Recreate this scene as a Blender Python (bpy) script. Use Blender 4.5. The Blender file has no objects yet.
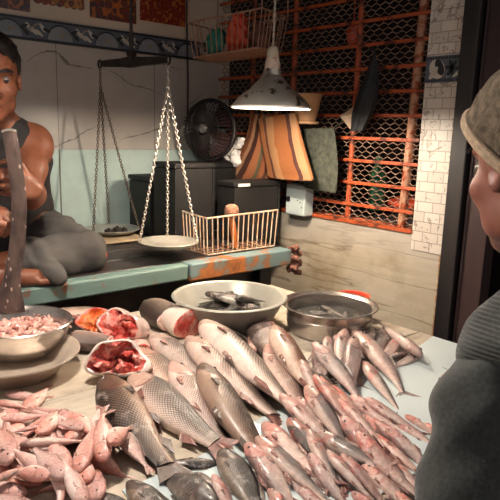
import bpy, bmesh, math, random
import numpy as np
from mathutils import Vector, Matrix
random.seed(7); RNG = np.random.default_rng(7)
S = bpy.context.scene; COL = S.collection
PI = math.pi

# ------------------------------------------------------------------ camera, world, lights, exposure
FPX = 590.0
def _rx(a): c, s = math.cos(a), math.sin(a); return np.array([[1,0,0],[0,c,-s],[0,s,c]])
def _rz(a): c, s = math.cos(a), math.sin(a); return np.array([[c,-s,0],[s,c,0],[0,0,1]])
YAW, PITCH, ROLL = math.radians(49), math.radians(11.5), math.radians(1.7)
CR = _rz(YAW-PI/2) @ _rx(PI/2-PITCH) @ _rz(ROLL)
CP = np.array([0, 0, 1.35])
def _ray(u, v): return CR @ np.array([(u-250)/FPX, -(v-250)/FPX, -1.0])
def onz(u, v, z): d = _ray(u, v); return Vector(CP + d*((z-CP[2])/d[2]))
def onx(u, v, x): d = _ray(u, v); return Vector(CP + d*(x/d[0]))
def ony(u, v, y): d = _ray(u, v); return Vector(CP + d*(y/d[1]))
def dep(u, v, t): return Vector(CP + _ray(u, v)*t)
def proj(p):
    q = CR.T @ (np.array(p)-CP); return 250+FPX*q[0]/-q[2], 250-FPX*q[1]/-q[2]

cam = bpy.data.objects.new('camera', bpy.data.cameras.new('camera')); COL.objects.link(cam)
cam.data.sensor_width = 36; cam.data.lens = 36*FPX/500; cam.data.clip_start = 0.02
cam.matrix_world = Matrix.Translation(Vector(CP)) @ Matrix([list(r) for r in CR]).to_4x4()
S.camera = cam

w = bpy.data.worlds.new('world'); S.world = w; w.use_nodes = True
WORLD_STRENGTH = 0.32
w.node_tree.nodes['Background'].inputs[0].default_value = (0.98, 0.90, 0.86, 1)
w.node_tree.nodes['Background'].inputs[1].default_value = WORLD_STRENGTH
LAMP_W = 20.0        # bulb in the hanging lamp over the basin
FRONT_W = 36.0       # bulb in the second hanging lamp, above the fish table
LAMP_COL = (1.0, 0.85, 0.68); FRONT_COL = (1.0, 0.92, 0.83)
S.view_settings.view_transform = 'Standard'; S.view_settings.look = 'None'
S.view_settings.exposure = 0.0; S.view_settings.gamma = 1.0; S.view_settings.use_curve_mapping = False

# ------------------------------------------------------------------ materials
def lin(c):
    if isinstance(c, str):
        c = tuple(int(c[i:i+2], 16)/255 for i in (0, 2, 4))
    return tuple(x/12.92 if x <= .04045 else ((x+.055)/1.055)**2.4 for x in c[:3]) + (1,)
class NT:
    def __init__(s, name):
        s.m = bpy.data.materials.new(name); s.m.use_nodes = True; s.t = s.m.node_tree
        s.b = s.t.nodes['Principled BSDF']
    def n(s, typ, ins=None, **kw):
        nd = s.t.nodes.new(typ)
        for k, v in kw.items(): setattr(nd, k, v)
        for k, v in (ins or {}).items(): s.put(nd.inputs[k], v)
        return nd
    def put(s, sock, v):
        if hasattr(v, 'is_output'): s.t.links.new(v, sock)
        elif isinstance(v, bpy.types.Node): s.t.links.new(v.outputs[0], sock)
        else: sock.default_value = v
    def math(s, op, a, b=0.0, c=None):
        nd = s.n('ShaderNodeMath', {0: a, 1: b}, operation=op)
        if c is not None: s.put(nd.inputs[2], c)
        return nd.outputs[0]
    def ramp(s, f, stops, interp='LINEAR'):
        nd = s.n('ShaderNodeValToRGB', {0: f}); cr = nd.color_ramp; cr.interpolation = interp
        while len(cr.elements) < len(stops): cr.elements.new(0.5)
        for e, (p, c) in zip(cr.elements, stops):
            e.position = p; e.color = lin(c) if not isinstance(c, (int, float)) else (c, c, c, 1)
        return nd.outputs[0]
    def mix(s, f, a, b, mode='MIX'):
        nd = s.n('ShaderNodeMix', data_type='RGBA', blend_type=mode)
        s.put(nd.inputs[0], f)
        for i, v in ((6, a), (7, b)):
            s.put(nd.inputs[i], lin(v) if isinstance(v, str) else v)
        return nd.outputs[2]
    def coords(s, kind='Object', scale=(1,1,1), rot=(0,0,0), loc=(0,0,0)):
        tc = s.n('ShaderNodeTexCoord'); mp = s.n('ShaderNodeMapping', {0: tc.outputs[kind]})
        mp.inputs['Scale'].default_value = scale; mp.inputs['Rotation'].default_value = rot; mp.inputs['Location'].default_value = loc
        return mp.outputs[0]
    def noise(s, vec, scale, detail=4, rough=.55, dist=0):
        return s.n('ShaderNodeTexNoise', {'Vector': vec, 'Scale': scale, 'Detail': detail, 'Roughness': rough, 'Distortion': dist}).outputs[0]
    def bump(s, h, strength=.3, dist=.01):
        b = s.n('ShaderNodeBump', {'Height': h, 'Strength': strength, 'Distance': dist}); s.put(s.b.inputs['Normal'], b)
    def fin(s, col=None, rough=.5, metal=0, coat=0, spec=.5):
        if col is not None: s.put(s.b.inputs['Base Color'], lin(col) if isinstance(col, str) else col)
        s.put(s.b.inputs['Roughness'], rough); s.put(s.b.inputs['Metallic'], metal)
        s.b.inputs['Coat Weight'].default_value = coat; s.b.inputs['Coat Roughness'].default_value = .15
        s.b.inputs['Specular IOR Level'].default_value = spec
        return s.m
def simple(name, c1, c2=None, scale=20, rough=.5, metal=0, bump=0, stretch=(1,1,1), lo=.35, hi=.65, coat=0, spec=.5, bscale=None):
    t = NT(name); v = t.coords('Object', stretch); n = t.noise(v, scale, 5)
    col = t.ramp(n, [(lo, c1), (hi, c2 or c1)])
    if bump: t.bump(t.noise(v, bscale or scale*3, 4), bump, .004)
    return t.fin(col, rough, metal, coat, spec)

def m_rusty(name, paint, rust='8a4a24', dark='3c2416', amount=.5, scale=9, rough=.55, stretch=(1,1,1)):
    t = NT(name); v = t.coords('Object', stretch); n = t.noise(v, scale, 8, .62)
    k = t.ramp(n, [(amount, 0.0), (amount+.06, 1.0)])
    r = t.ramp(t.noise(v, scale*4, 5), [(.3, dark), (.65, rust)])
    p = t.mix(t.noise(v, scale*.5, 3), paint, tuple(x*.72 for x in lin(paint)[:3])+(1,))
    t.bump(n, .4, .003)
    return t.fin(t.mix(k, p, r), rough)

M = {}
M['steel'] = simple('brushed steel', 'b3aaa2', 'cfc7bf', 14, .25, .9, stretch=(1,1,6))
M['aluminium'] = simple('dull aluminium', 'b0a090', 'c4b4a4', 10, .42, .35, bump=.05)
M['enamel'] = simple('worn basin enamel', '9c988c', 'b4b0a4', 7, .35, .15)
M['iron'] = simple('dark iron', '2a2422', '4a403a', 30, .5, .6, bump=.2)
M['chain'] = simple('chain iron', '5a4e46', '7d6f64', 60, .45, .7)
M['chain_bright'] = simple('worn chain steel', 'a79c90', 'c9beb0', 60, .35, .6)
M['wire'] = simple('dirty white coated wire', 'cfc0ac', 'b98c66', 30, .5)
M['wire_dark'] = simple('rusty basket wire', '8d6450', 'a9826a', 30, .5)
M['black'] = simple('black painted board', '0e0c0c', '1b1817', 6, .6, bump=.1)
M['blackwood'] = simple('blackened wet planks', '1d1918', '3a322f', 8, .42, stretch=(1,6,1), bump=.2)
M['teal_beam'] = m_rusty('teal paint over rust', '6c847d', amount=.57)
M['teal_rust'] = m_rusty('flaking teal paint on rusty wood', '71888a', 'a3622f', '4a2c18', .47, 7)
M['orange_bar'] = m_rusty('orange red painted bar', 'b4522a', '6a2e18', '32180f', .52, 16)
M['post_pale'] = m_rusty('pale post with flaked orange paint', 'b98a6e', 'a24a22', '5a2a18', .5, 30)
M['mesh_wire'] = simple('dull mesh wire', 'a58a78', '7d604e', 30, .5, .1)
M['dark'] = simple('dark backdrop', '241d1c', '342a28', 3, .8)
M['maroon'] = simple('dark maroon painted wood', '2c1b1b', '3a2523', 5, .55, stretch=(1,1,.2))
M['postblack'] = simple('black wooden post', '141112', '241d1c', 8, .5, stretch=(4,4,.3), bump=.1)
M['skin'] = simple('brown skin', '6c3d28', '7d4a33', 18, .48, bump=.06, bscale=160)
M['skin2'] = simple('warm brown skin', '6d3f33', '7a493a', 22, .5, bump=.06, bscale=200)
M['hair'] = simple('black hair', '0d0b0b', '1c1817', 60, .5, stretch=(1,1,.25), bump=.5)
M['tank'] = simple('black cotton', '171415', '221d1d', 40, .85)
M['white'] = simple('eye white', '5c504a', rough=.3)
M['pupil'] = simple('dark pupil', '080707', rough=.1, coat=.5)
M['tan_pot'] = simple('tan clay', 'b98c62', 'cda27a', 12, .6)
M['lamp_metal'] = m_rusty('scratched aluminium shade', 'd6cdbf', '5c4e42', '3c332c', .57, 26, .28)
M['lamp_metal'].node_tree.nodes['Principled BSDF'].inputs['Metallic'].default_value = .8
M['lamp_in'] = simple('white shade lining', 'f2eadf', rough=.5)
M['ceramic'] = simple('cream lamp holder', 'd8cbb6', 'c3b49d', 20, .4)
M['red_plastic'] = simple('red plastic', 'c8402c', 'd85a3e', 8, .35)
M['cord_white'] = simple('cream twisted cord', 'cfc2ae', 'a6978a', 40, .6)
M['cord_dark'] = simple('dark cable', '2a2424', rough=.6)
M['plastic_bag'] = simple('thin white plastic', 'cfcac4', 'e6e2dc', 14, .3)
M['ebox'] = simple('pale blue plastic', 'b9c8c6', 'cbd6d2', 9, .4)
M['orange_bag'] = simple('orange plastic', 'd8472a', 'e2603c', 12, .4)
M['green_bag'] = simple('green net', '2f7a66', '3f9078', 40, .6)
M['brown_rag'] = simple('brown cloth', '6a4336', '80564a', 14, .9)
M['fan_red'] = simple('maroon fan blade', '30191a', '3c2220', 6, .4)
M['silver'] = simple('silver badge', '8f8b86', rough=.3, metal=.6)
M['ceil'] = simple('sooty ceiling', '3a302c', '4a3f39', 4, .9)
M['floor'] = simple('wet concrete', '4a423d', '5d544d', 6, .4, bump=.2)
M['green_dim'] = simple('green plastic', '2f6a48', rough=.4)
M['greycab'] = simple('grey cabinet paint', '3d3f43', '4a4b4e', 5, .5)
M['handle'] = simple('orange handle', 'b8642e', 'cc7a3e', 20, .45)
M['bristle'] = simple('striped bristles', '5a3a30', 'a8765c', 60, .8, stretch=(1,1,6))
def m_plaster(name, a, b):
    t = NT(name); v = t.coords(); n = t.noise(v, 3, 6, .6)
    col = t.ramp(n, [(.3, a), (.7, b)]); st = t.noise(v, 1.1, 8, .65)
    col = t.mix(t.ramp(st, [(.55, 0.0), (.75, .35)]), col, '7b6a58'); t.bump(t.noise(v, 60, 3), .08, .002)
    return t.fin(col, .7)
M['cream'] = m_plaster('cream plaster', 'c9baa8', 'd6c8b6')
def m_tile(name, a, b, tile=(.45, .42), off=(0,0), rough=.3):
    t = NT(name); tc = t.n('ShaderNodeTexCoord'); sp = t.n('ShaderNodeSeparateXYZ', {0: tc.outputs['Object']})
    v = t.coords(); n = t.noise(v, 2.2, 6, .6); n2 = t.noise(v, 14, 5)
    col = t.ramp(n, [(.3, a), (.7, b)]); col = t.mix(t.ramp(n2, [(.45, 0.0), (.8, .25)]), col, '8f8a80')
    fx = t.math('FRACT', t.math('DIVIDE', t.math('SUBTRACT', sp.outputs[0], off[0]), tile[0]))
    g = t.math('LESS_THAN', t.math('ABSOLUTE', t.math('SUBTRACT', fx, .5)), .4965)
    col = t.mix(g, '6f675f', col)
    return t.fin(col, rough)
M['marble'] = m_tile('veined cream wall tile', 'b5ada4', 'c4bcb2', (.46, .42), (1.02, 0))
M['green_tile'] = m_tile('pale green glazed wall tile', 'b2c8c0', 'c6d8d0', (.92, .42), (1.02, 0), .25)
M['vein'] = simple('dark marble vein', '5a534d', '8d857c', 30, .4)
M['slate'] = simple('slate blue glaze', '4c525c', '5c626c', 12, .35)
M['slate_light'] = simple('grey blue glaze', '7d8288', '8e9296', 12, .35)
M['slate_dark'] = simple('dark outline glaze', '23232a', rough=.35)
M['motif_white'] = simple('white glaze', 'cfc8ba', 'b9b2a6', 20, .35)
M['motif_tan'] = simple('tan glaze', 'a09078', '8a7a66', 20, .35)
def m_pillar():
    t = NT('small white pillar tiles'); tc = t.n('ShaderNodeTexCoord'); sp = t.n('ShaderNodeSeparateXYZ', {0: tc.outputs['Object']})
    cv = t.n('ShaderNodeCombineXYZ', {0: sp.outputs[1], 1: sp.outputs[2]})
    br = t.n('ShaderNodeTexBrick', {'Vector': cv, 'Scale': 1.0, 'Mortar Size': .0016, 'Brick Width': .062, 'Row Height': .036,
             'Color1': lin('cdc3b8'), 'Color2': lin('dcd3c8'), 'Mortar': lin('9b8f84')})
    n = t.noise(cv.outputs[0], 22, 3, .5, 1.5); k = t.ramp(n, [(.60, 0.0), (.64, .85), (.69, .0)])
    col = t.mix(k, br.outputs[0], '6e5a4e')
    n2 = t.noise(cv.outputs[0], 9, 5); col = t.mix(t.ramp(n2, [(.5, 0.0), (.75, .35)]), col, 'a89684')
    return t.fin(col, .4)
M['pillar'] = m_pillar()
def m_lowwall():
    t = NT('veined beige marble slab'); v = t.coords('Object', (1, 1, 1), (.16, 0, 0)); vs = t.coords('Object', (1, .8, 3.2), (.14, 0, 0))
    n = t.noise(vs, 3.2, 8, .65, .8); col = t.ramp(n, [(.25, 'a29580'), (.45, 'b6aa96'), (.62, 'c2b8a6'), (.8, 'b0a898')])
    k = t.ramp(t.noise(t.coords('Object', (1, .45, 4.2), (.14, 0, 0)), 2.0, 5, .5, .2), [(.485, 0.0), (.50, .8), (.515, 0.0), (.60, 0.0), (.72, .35)])
    col = t.mix(k, col, '6a5c49')
    col = t.mix(t.ramp(t.noise(t.coords(), 4.5, 7, .65), [(.46, 0.0), (.68, .6)]), col, '85704f')
    tc = t.n('ShaderNodeTexCoord'); sp = t.n('ShaderNodeSeparateXYZ', {0: tc.outputs['Object']})
    a = t.math('ADD', sp.outputs[2], t.math('MULTIPLY', t.noise(v, 5, 3), .05))
    up = t.ramp(a, [(.90, 0.0), (.95, .55)]); col = t.mix(up, col, 'b3ada4')
    rs = t.math('LESS_THAN', t.math('ADD', sp.outputs[1], t.math('MULTIPLY', t.noise(v, 30, 4), .03)), 1.122)
    col = t.mix(t.math('MULTIPLY', rs, .8), col, 'a0683a')
    return t.fin(col, .42)
M['lowwall'] = m_lowwall()
def m_planks():
    t = NT('weathered pale board'); v = t.coords('Object', (1.6, 6, 1)); n = t.noise(v, 4, 9, .72)
    col = t.ramp(n, [(.3, '978b7b'), (.5, 'beb19e'), (.7, 'd5c9b6')]); n2 = t.noise(t.coords(), 7, 5)
    col = t.mix(t.ramp(n2, [(.5, 0.0), (.72, .5)]), col, '8a6e58')
    t.bump(n, .25, .003)
    return t.fin(col, .5)
M['board'] = m_planks()
M['sheet'] = simple('pale blue grey sheet', 'c6d1d1', 'd2dcdb', 3, .3, bump=.02)
def m_stripes(name, cols, n, rough=.9):
    t = NT(name); uv = t.n('ShaderNodeTexCoord').outputs['UV']; sp = t.n('ShaderNodeSeparateXYZ', {0: uv})
    nz = t.noise(t.coords('Object'), 9, 4)
    f = t.math('FRACT', t.math('ADD', t.math('MULTIPLY', sp.outputs[0], n), t.math('MULTIPLY', nz, .12)))
    col = t.ramp(f, cols, 'CONSTANT')
    wv = t.noise(t.coords('Object', (1,1,1)), 220, 2); col = t.mix(t.math('MULTIPLY', wv, .35), col, '3b2418')
    t.bump(wv, .3, .002)
    return t.fin(col, rough, spec=.2)
M['stripe1'] = m_stripes('striped woven cloth', [(0, '7d4830'), (.14, 'a8714c'), (.24, '4e3026'), (.34, '8f5536'), (.5, '63604a'), (.6, '9c6240'), (.74, '482c24'), (.84, 'a87e5e'), (.92, '7d4a32')], 1.5)
M['stripe2'] = m_stripes('broad striped woven cloth', [(0, '8f5f3c'), (.2, 'a07a58'), (.38, '482c28'), (.46, '8c5733'), (.66, '9c7450'), (.8, '56342c'), (.86, '925d39')], 1.15)
def m_sweater(name, rib):
    t = NT(name); tc = t.n('ShaderNodeTexCoord'); sp = t.n('ShaderNodeSeparateXYZ', {0: tc.outputs['Object']})
    base = t.ramp(t.noise(t.coords(), 160, 2), [(.3, '343635'), (.7, '434543')])
    if rib:
        a = t.math('ADD', sp.outputs[2], t.math('MULTIPLY', sp.outputs[0], .25))
        wv = t.math('SINE', t.math('MULTIPLY', a, 2*PI/.0058)); t.bump(wv, .6, .0015)
    else:
        wv = t.noise(t.coords('Object', (1,1,.5)), 420, 2); t.bump(wv, .4, .001)
    m = t.fin(base, .92, spec=.15); t.b.inputs['Sheen Weight'].default_value = .25
    return m
M['sweater'] = m_sweater('dark grey jersey', False); M['sweater_rib'] = m_sweater('dark grey ribbed knit', True)
M['cap'] = simple('fuzzy brown grey knit', '40382f', '665a4d', 90, .95, bump=.6, bscale=260, spec=.1)
M['cap_rim'] = simple('pale knit rim', '8d7a66', 'a08c76', 90, .95, bump=.6, bscale=260, spec=.1)
M['trouser'] = simple('dark grey trouser cloth', '403d3b', '524e4b', 10, .85, bump=.1, bscale=300, spec=.2)
M['greycloth'] = simple('grey green printed cloth', '2f322b', '4b4d42', 46, .9, bump=.2)
M['umb'] = simple('black umbrella cloth', '141517', '202226', 14, .7)
M['umb_pale'] = simple('pale canvas', 'b39b84', 'a08a74', 30, .8)
M['fin_pink'] = simple('pink fin membrane', 'b08376', '7d5a50', 30, .4)
M['fin_red'] = simple('reddish fin', '8d5e54', '5e403a', 30, .4)
M['fin_dark'] = simple('dark fin membrane', '4a403c', '6d5f58', 30, .4)
M['fin_grey'] = simple('grey fin membrane', '6e625d', '9a8a82', 30, .4)
def m_flesh(name, a, b, c, sc=26):
    t = NT(name); v = t.coords(); n = t.noise(v, sc, 6, .6, 1.2)
    col = t.ramp(n, [(.32, a), (.48, b), (.66, c)]); t.bump(n, .5, .006)
    return t.fin(col, .28, coat=.4)
M['flesh_red'] = m_flesh('raw red flesh', '9c1f1c', 'd2564a', 'eab4a4')
M['flesh_orange'] = m_flesh('orange roe flesh', 'c63a1e', 'e2702f', 'f0a878', 34)
M['flesh_pale'] = m_flesh('pale pink flesh', 'c98478', 'e8c4b6', 'f0dccf', 18)
M['gill_red'] = m_flesh('dark red gill', '7d1f1c', 'b8463c', 'e0a090', 46)
M['scraps'] = m_flesh('fish scraps', '8d5348', 'd79c8e', 'e9cabd', 40)
def m_water():
    t = NT('murky water'); t.bump(t.noise(t.coords(), 30, 3), .15, .004)
    t.b.inputs['Transmission Weight'].default_value = .75; t.b.inputs['IOR'].default_value = 1.33
    return t.fin('8f8a80', .04)
M['water'] = m_water()
def m_cutblade():
    t = NT('scale flecked iron blade'); v = t.coords('Object', (1,1,.5)); n = t.noise(v, 26, 6)
    col = t.ramp(n, [(.35, '2c2422'), (.6, '5a4a44')]); vo = t.n('ShaderNodeTexVoronoi', {'Vector': v, 'Scale': 85.0, 'Randomness': 1.0})
    k = t.math('LESS_THAN', vo.outputs['Distance'], .22); k2 = t.math('GREATER_THAN', t.noise(v, 40, 3), .52)
    col = t.mix(t.math('MULTIPLY', t.math('MULTIPLY', k, k2), .8), col, 'b9a298')
    return t.fin(col, .35, .3)
M['cutblade'] = m_cutblade()
def m_poster(name, cols, sc, seed):
    t = NT(name); v = t.coords('Object', (1,1,1), (0,0,0), (seed, seed*2, 0)); n = t.noise(v, sc, 5, .7, 2.0)
    vo = t.n('ShaderNodeTexVoronoi', {'Vector': v, 'Scale': sc*2.6}); nn = t.math('ADD', t.math('MULTIPLY', n, .6), t.math('MULTIPLY', vo.outputs['Distance'], .5))
    return t.fin(t.ramp(nn, cols), .3)

def fishmat(name, back, side, belly, head, nu=44, nv=15, sc=.5, dark='3a2a24', blood=.0, rough=.3, pinkish=None, coat=.3):
    t = NT(name); uv = t.n('ShaderNodeTexCoord').outputs['UV']; sp = t.n('ShaderNodeSeparateXYZ', {0: uv}); u, v = sp.outputs[0], sp.outputs[1]
    ob = t.n('ShaderNodeObjectInfo'); rnd = ob.outputs['Random']
    oc = t.n('ShaderNodeTexCoord').outputs['Object']
    of = t.n('ShaderNodeVectorMath', {0: oc, 1: t.n('ShaderNodeCombineXYZ', {0: t.math('MULTIPLY', rnd, 37.0)})}, operation='ADD').outputs[0]
    nz = t.noise(of, 5, 4)
    vv = t.math('ADD', v, t.math('MULTIPLY', t.math('SUBTRACT', nz, .5), .35))
    col = t.ramp(vv, [(.22, belly), (.5, side), (.86, back)])
    if sc:
        a = t.math('MULTIPLY', u, nu); b = t.math('MULTIPLY', v, nv)
        p = t.math('SUBTRACT', t.math('FRACT', t.math('ADD', a, b)), .5); q = t.math('SUBTRACT', t.math('FRACT', t.math('SUBTRACT', a, b)), .5)
        d = t.math('MAXIMUM', t.math('ABSOLUTE', p), t.math('ABSOLUTE', q))
        msk = t.math('MULTIPLY', t.math('LESS_THAN', u, .725), t.math('SMOOTH_MIN', 1.0, t.math('MULTIPLY', v, 2.2), .1))
        edge = t.math('MULTIPLY', t.ramp(d, [(.17, 0.0), (.43, 1.0)]), t.math('MULTIPLY', msk, sc))
        col = t.mix(edge, col, dark)
        t.bump(t.math('MULTIPLY', t.math('SUBTRACT', 1.0, d), msk), .5, .003)
    dv = t.math('SUBTRACT', v, .52); e_ = t.math('SUBTRACT', u, t.math('MULTIPLY', t.math('MULTIPLY', dv, dv), .55)); e_ = t.math('ADD', e_, t.math('MULTIPLY', t.math('SUBTRACT', nz, .5), .03))
    hm = t.ramp(e_, [(.728, 0.0), (.75, .8)])
    col = t.mix(hm, col, head)
    gl = t.math('MULTIPLY', t.ramp(e_, [(.722, 0.0), (.731, .8), (.739, .8), (.75, 0.0)]), t.ramp(t.math('ABSOLUTE', dv), [(.24, 1.0), (.34, 0.0)]))
    col = t.mix(gl, col, '5e2a24')
    if pinkish:
        col = t.mix(t.ramp(t.noise(of, 4, 3), [(.42, 0.0), (.72, .6)]), col, pinkish)
    if blood:
        bz = t.noise(of, 9, 6, .65); near = t.ramp(u, [(.52, .12), (.66, .7), (.74, 1.0), (.84, 1.0), (.95, .4)])
        col = t.mix(t.math('MULTIPLY', t.ramp(bz, [(.54-blood*.12, 0.0), (.72-blood*.12, .8)]), near), col, 'b84a3c')
    col = t.mix(t.ramp(t.noise(of, 28, 6, .65), [(.48, 0.0), (.72, .32)]), col, '4a332a')
    col = t.mix(t.ramp(t.noise(of, 11, 3), [(.55, 0.0), (.75, .30)]), col, 'efe0d6')
    if not sc: t.bump(t.noise(of, 22, 5, .6), .35, .010)
    hs = t.n('ShaderNodeHueSaturation', {'Hue': .5, 'Saturation': t.math('ADD', .78, t.math('MULTIPLY', rnd, .3)), 'Value': t.math('ADD', .86, t.math('MULTIPLY', rnd, .28)), 'Color': col})
    return t.fin(hs.outputs[0], rough, coat=coat)
FM = {
 'carp_pale': fishmat('pale scaled carp skin', '3a2f28', '9a8272', 'dcbcab', 'a98474', 38, 13, .95, '33251f', coat=.05, rough=.42),
 'carp_silver': fishmat('silver carp skin', '39322d', 'a8968a', 'e6cdbf', 'b3907f', 38, 13, .95, '3a302a', coat=.05, rough=.4),
 'carp_dark': fishmat('dark bronze carp skin', '241a15', '604839', '927460', '463329', 36, 13, .95, '20150e', coat=.05, rough=.42),
 'carp_rust': fishmat('rusty carp skin', '4a2e24', '8a5c48', 'd2b5a4', '784f40', 42, 14, .8, '34201a', coat=.05, rough=.42),
 'carp_rose': fishmat('rosy carp skin', '5a463e', 'b89585', 'e6c5b6', 'bb8c7d', 38, 13, .8, '4f3a31', coat=.05, rough=.42),
 'tilapia': fishmat('dark tilapia skin', '1c1816', '4a3e38', '84705f', '40342e', 34, 12, .75, '171210', rough=.42, coat=.08),
 'mid': fishmat('bloodied pale fish skin', '7c655d', 'b99a8d', 'e0c2b4', 'bf7f70', 0, 0, 0, blood=1.0, pinkish='cf9586', rough=.36, coat=.15),
 'mid_grey': fishmat('grey backed fish skin', '3c3634', '7f726d', 'd2b8ab', 'a77f72', 60, 18, .3, '3c322e', blood=.45, rough=.36, coat=.15),
 'silver': fishmat('silvery fish skin', '5a5250', '9f8e87', 'dabfb2', 'b38b7f', 0, 0, 0, blood=.2, pinkish='cb9d90', coat=.15),
 'pink': fishmat('skinned pink fish', 'b4786c', 'deac9f', 'f0cec2', 'cb8e81', 0, 0, 0, pinkish='cf8272', rough=.4, coat=.12),
 'pink_grey': fishmat('grey backed pink fish', '5c4842', 'b58a7e', 'e2bbad', 'a17467', 0, 0, 0, pinkish='c5877a', coat=.12),
 'catfish': fishmat('black catfish skin', '14120f', '2b2825', '554c44', '201d1a', 0, 0, 0, rough=.45, coat=.1),
}

# ------------------------------------------------------------------ mesh helpers
class MB:
    def __init__(s): s.v = []; s.f = []; s.mi = []; s.uv = None
    def add(s, vs, fs, mi=0):
        o = len(s.v); s.v += [tuple(p) for p in vs]; s.f += [tuple(i+o for i in f) for f in fs]; s.mi += [mi]*len(fs); return s
    def box(s, c, size, rot=None, mi=0, taper=1.0):
        hx, hy, hz = size[0]/2, size[1]/2, size[2]/2
        vs = [Vector((x*hx*(taper if z > 0 else 1), y*hy*(taper if z > 0 else 1), z*hz)) for z in (-1, 1) for x, y in ((-1,-1), (1,-1), (1,1), (-1,1))]
        if rot is not None: vs = [rot @ p for p in vs]
        c = Vector(c)
        return s.add([p+c for p in vs], [(3,2,1,0), (4,5,6,7), (0,1,5,4), (1,2,6,5), (2,3,7,6), (3,0,4,7)], mi)
    def span(s, a, b, mi=0):
        a, b = Vector(a), Vector(b); return s.box((a+b)/2, [abs(x) for x in (b-a)], None, mi)
    def tube(s, pts, r, n=8, mi=0, cap=True, closed=False):
        pts = [Vector(p) for p in pts]; N = len(pts); rr = r if hasattr(r, '__len__') else [r]*N
        prev = None; vs = []
        for i, p in enumerate(pts):
            if closed: d = pts[(i+1) % N]-pts[i-1]
            else: d = pts[min(i+1, N-1)]-pts[max(i-1, 0)]
            d = d.normalized() if d.length > 1e-9 else Vector((0,0,1))
            if prev is None: nrm = d.orthogonal().normalized()
            else:
                nrm = prev - d*prev.dot(d); nrm = nrm.normalized() if nrm.length > 1e-6 else d.orthogonal().normalized()
            prev = nrm; bn = d.cross(nrm)
            for k in range(n):
                a = 2*PI*k/n; vs.append(p + (nrm*math.cos(a)+bn*math.sin(a))*rr[i])
        fs = []
        for i in range(N if closed else N-1):
            j = (i+1) % N
            for k in range(n): fs.append((i*n+k, i*n+(k+1) % n, j*n+(k+1) % n, j*n+k))
        if cap and not closed: fs += [tuple(range(n))[::-1], tuple((N-1)*n+k for k in range(n))]
        return s.add(vs, fs, mi)
    def lathe(s, prof, n=40, c=(0,0,0), mi=0, axis=None, jit=0):
        vs = []; c = Vector(c)
        for r, z in prof:
            for k in range(n):
                a = 2*PI*k/n; p = Vector((r*math.cos(a), r*math.sin(a), z))
                vs.append((axis @ p if axis is not None else p)+c)
        fs = []
        for i in range(len(prof)-1):
            for k in range(n): fs.append((i*n+k, i*n+(k+1) % n, (i+1)*n+(k+1) % n, (i+1)*n+k))
        return s.add(vs, fs, mi)
    def rings(s, rings, mi=0, cap=(True, True)):
        n = len(rings[0]); vs = [p for r in rings for p in r]; fs = []
        for i in range(len(rings)-1):
            for k in range(n): fs.append((i*n+k, i*n+(k+1) % n, (i+1)*n+(k+1) % n, (i+1)*n+k))
        if cap[0]: fs.append(tuple(range(n))[::-1])
        if cap[1]: fs.append(tuple((len(rings)-1)*n+k for k in range(n)))
        return s.add(vs, fs, mi)
    def build(s, name, mats, parent=None, loc=(0,0,0), smooth=True, bevel=0, fixn=True, abs_=False, angle=40):
        me = bpy.data.meshes.new(name)
        if abs_ and parent is not None: loc = tuple(parent.location)
        lv = Vector(loc)
        vs = [tuple(Vector(p)-lv) for p in s.v] if abs_ else s.v
        me.from_pydata(vs, [], s.f); me.update()
        for m in (mats if isinstance(mats, (list, tuple)) else [mats]): me.materials.append(M[m] if isinstance(m, str) else m)
        me.polygons.foreach_set('material_index', s.mi)
        if s.uv is not None:
            ul = me.uv_layers.new(name='UVMap')
            for p in me.polygons:
                for li in p.loop_indices: ul.data[li].uv = s.uv[me.loops[li].vertex_index]
        if fixn:
            bm = bmesh.new(); bm.from_mesh(me); bmesh.ops.recalc_face_normals(bm, faces=bm.faces); bm.to_mesh(me); bm.free()
        if smooth:
            me.polygons.foreach_set('use_smooth', [True]*len(me.polygons))
            try: me.set_sharp_from_angle(angle=math.radians(angle))
            except Exception: pass
        o = bpy.data.objects.new(name, me); COL.objects.link(o); o.location = (0,0,0) if (abs_ and parent is not None) else loc
        if bevel:
            b = o.modifiers.new('bevel', 'BEVEL'); b.width = bevel; b.segments = 2; b.limit_method = 'ANGLE'
        if parent: o.parent = parent
        return o
def tag(o, label, cat, group=None, kind=None):
    o['label'] = label; o['category'] = cat
    if group: o['group'] = group
    if kind: o['kind'] = kind
    return o
def empty(name, loc, label, cat, group=None, rotz=0):
    o = bpy.data.objects.new(name, None); COL.objects.link(o); o.location = loc; o.rotation_euler = (0, 0, rotz); o.empty_display_size = .05
    return tag(o, label, cat, group)
def struct(mb, name, mat, label, cat, **kw):
    return tag(mb.build(name, mat, smooth=False, **kw), label, cat, kind='structure')
def copy_tree(o, parent=None):
    c = o.copy(); COL.objects.link(c)
    if parent is not None: c.parent = parent
    for ch in list(o.children): copy_tree(ch, c)
    return c
def sm(x): x = max(0.0, min(1.0, x)); return x*x*(3-2*x)
def interp(xs, ys, x):
    if x <= xs[0]: return ys[0]
    for i in range(len(xs)-1):
        if x <= xs[i+1]:
            n = len(xs); h = xs[i+1]-xs[i]; t = (x-xs[i])/h
            def sl(j):
                if j == 0: return (ys[1]-ys[0])/(xs[1]-xs[0])
                if j == n-1: return (ys[-1]-ys[-2])/(xs[-1]-xs[-2])
                a = (ys[j]-ys[j-1])/(xs[j]-xs[j-1]); b = (ys[j+1]-ys[j])/(xs[j+1]-xs[j])
                return 0 if a*b <= 0 else 2*a*b/(a+b)
            m0, m1 = sl(i)*h, sl(i+1)*h
            return (2*t**3-3*t*t+1)*ys[i]+(t**3-2*t*t+t)*m0+(-2*t**3+3*t*t)*ys[i+1]+(t**3-t*t)*m1
    return ys[-1]
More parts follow.
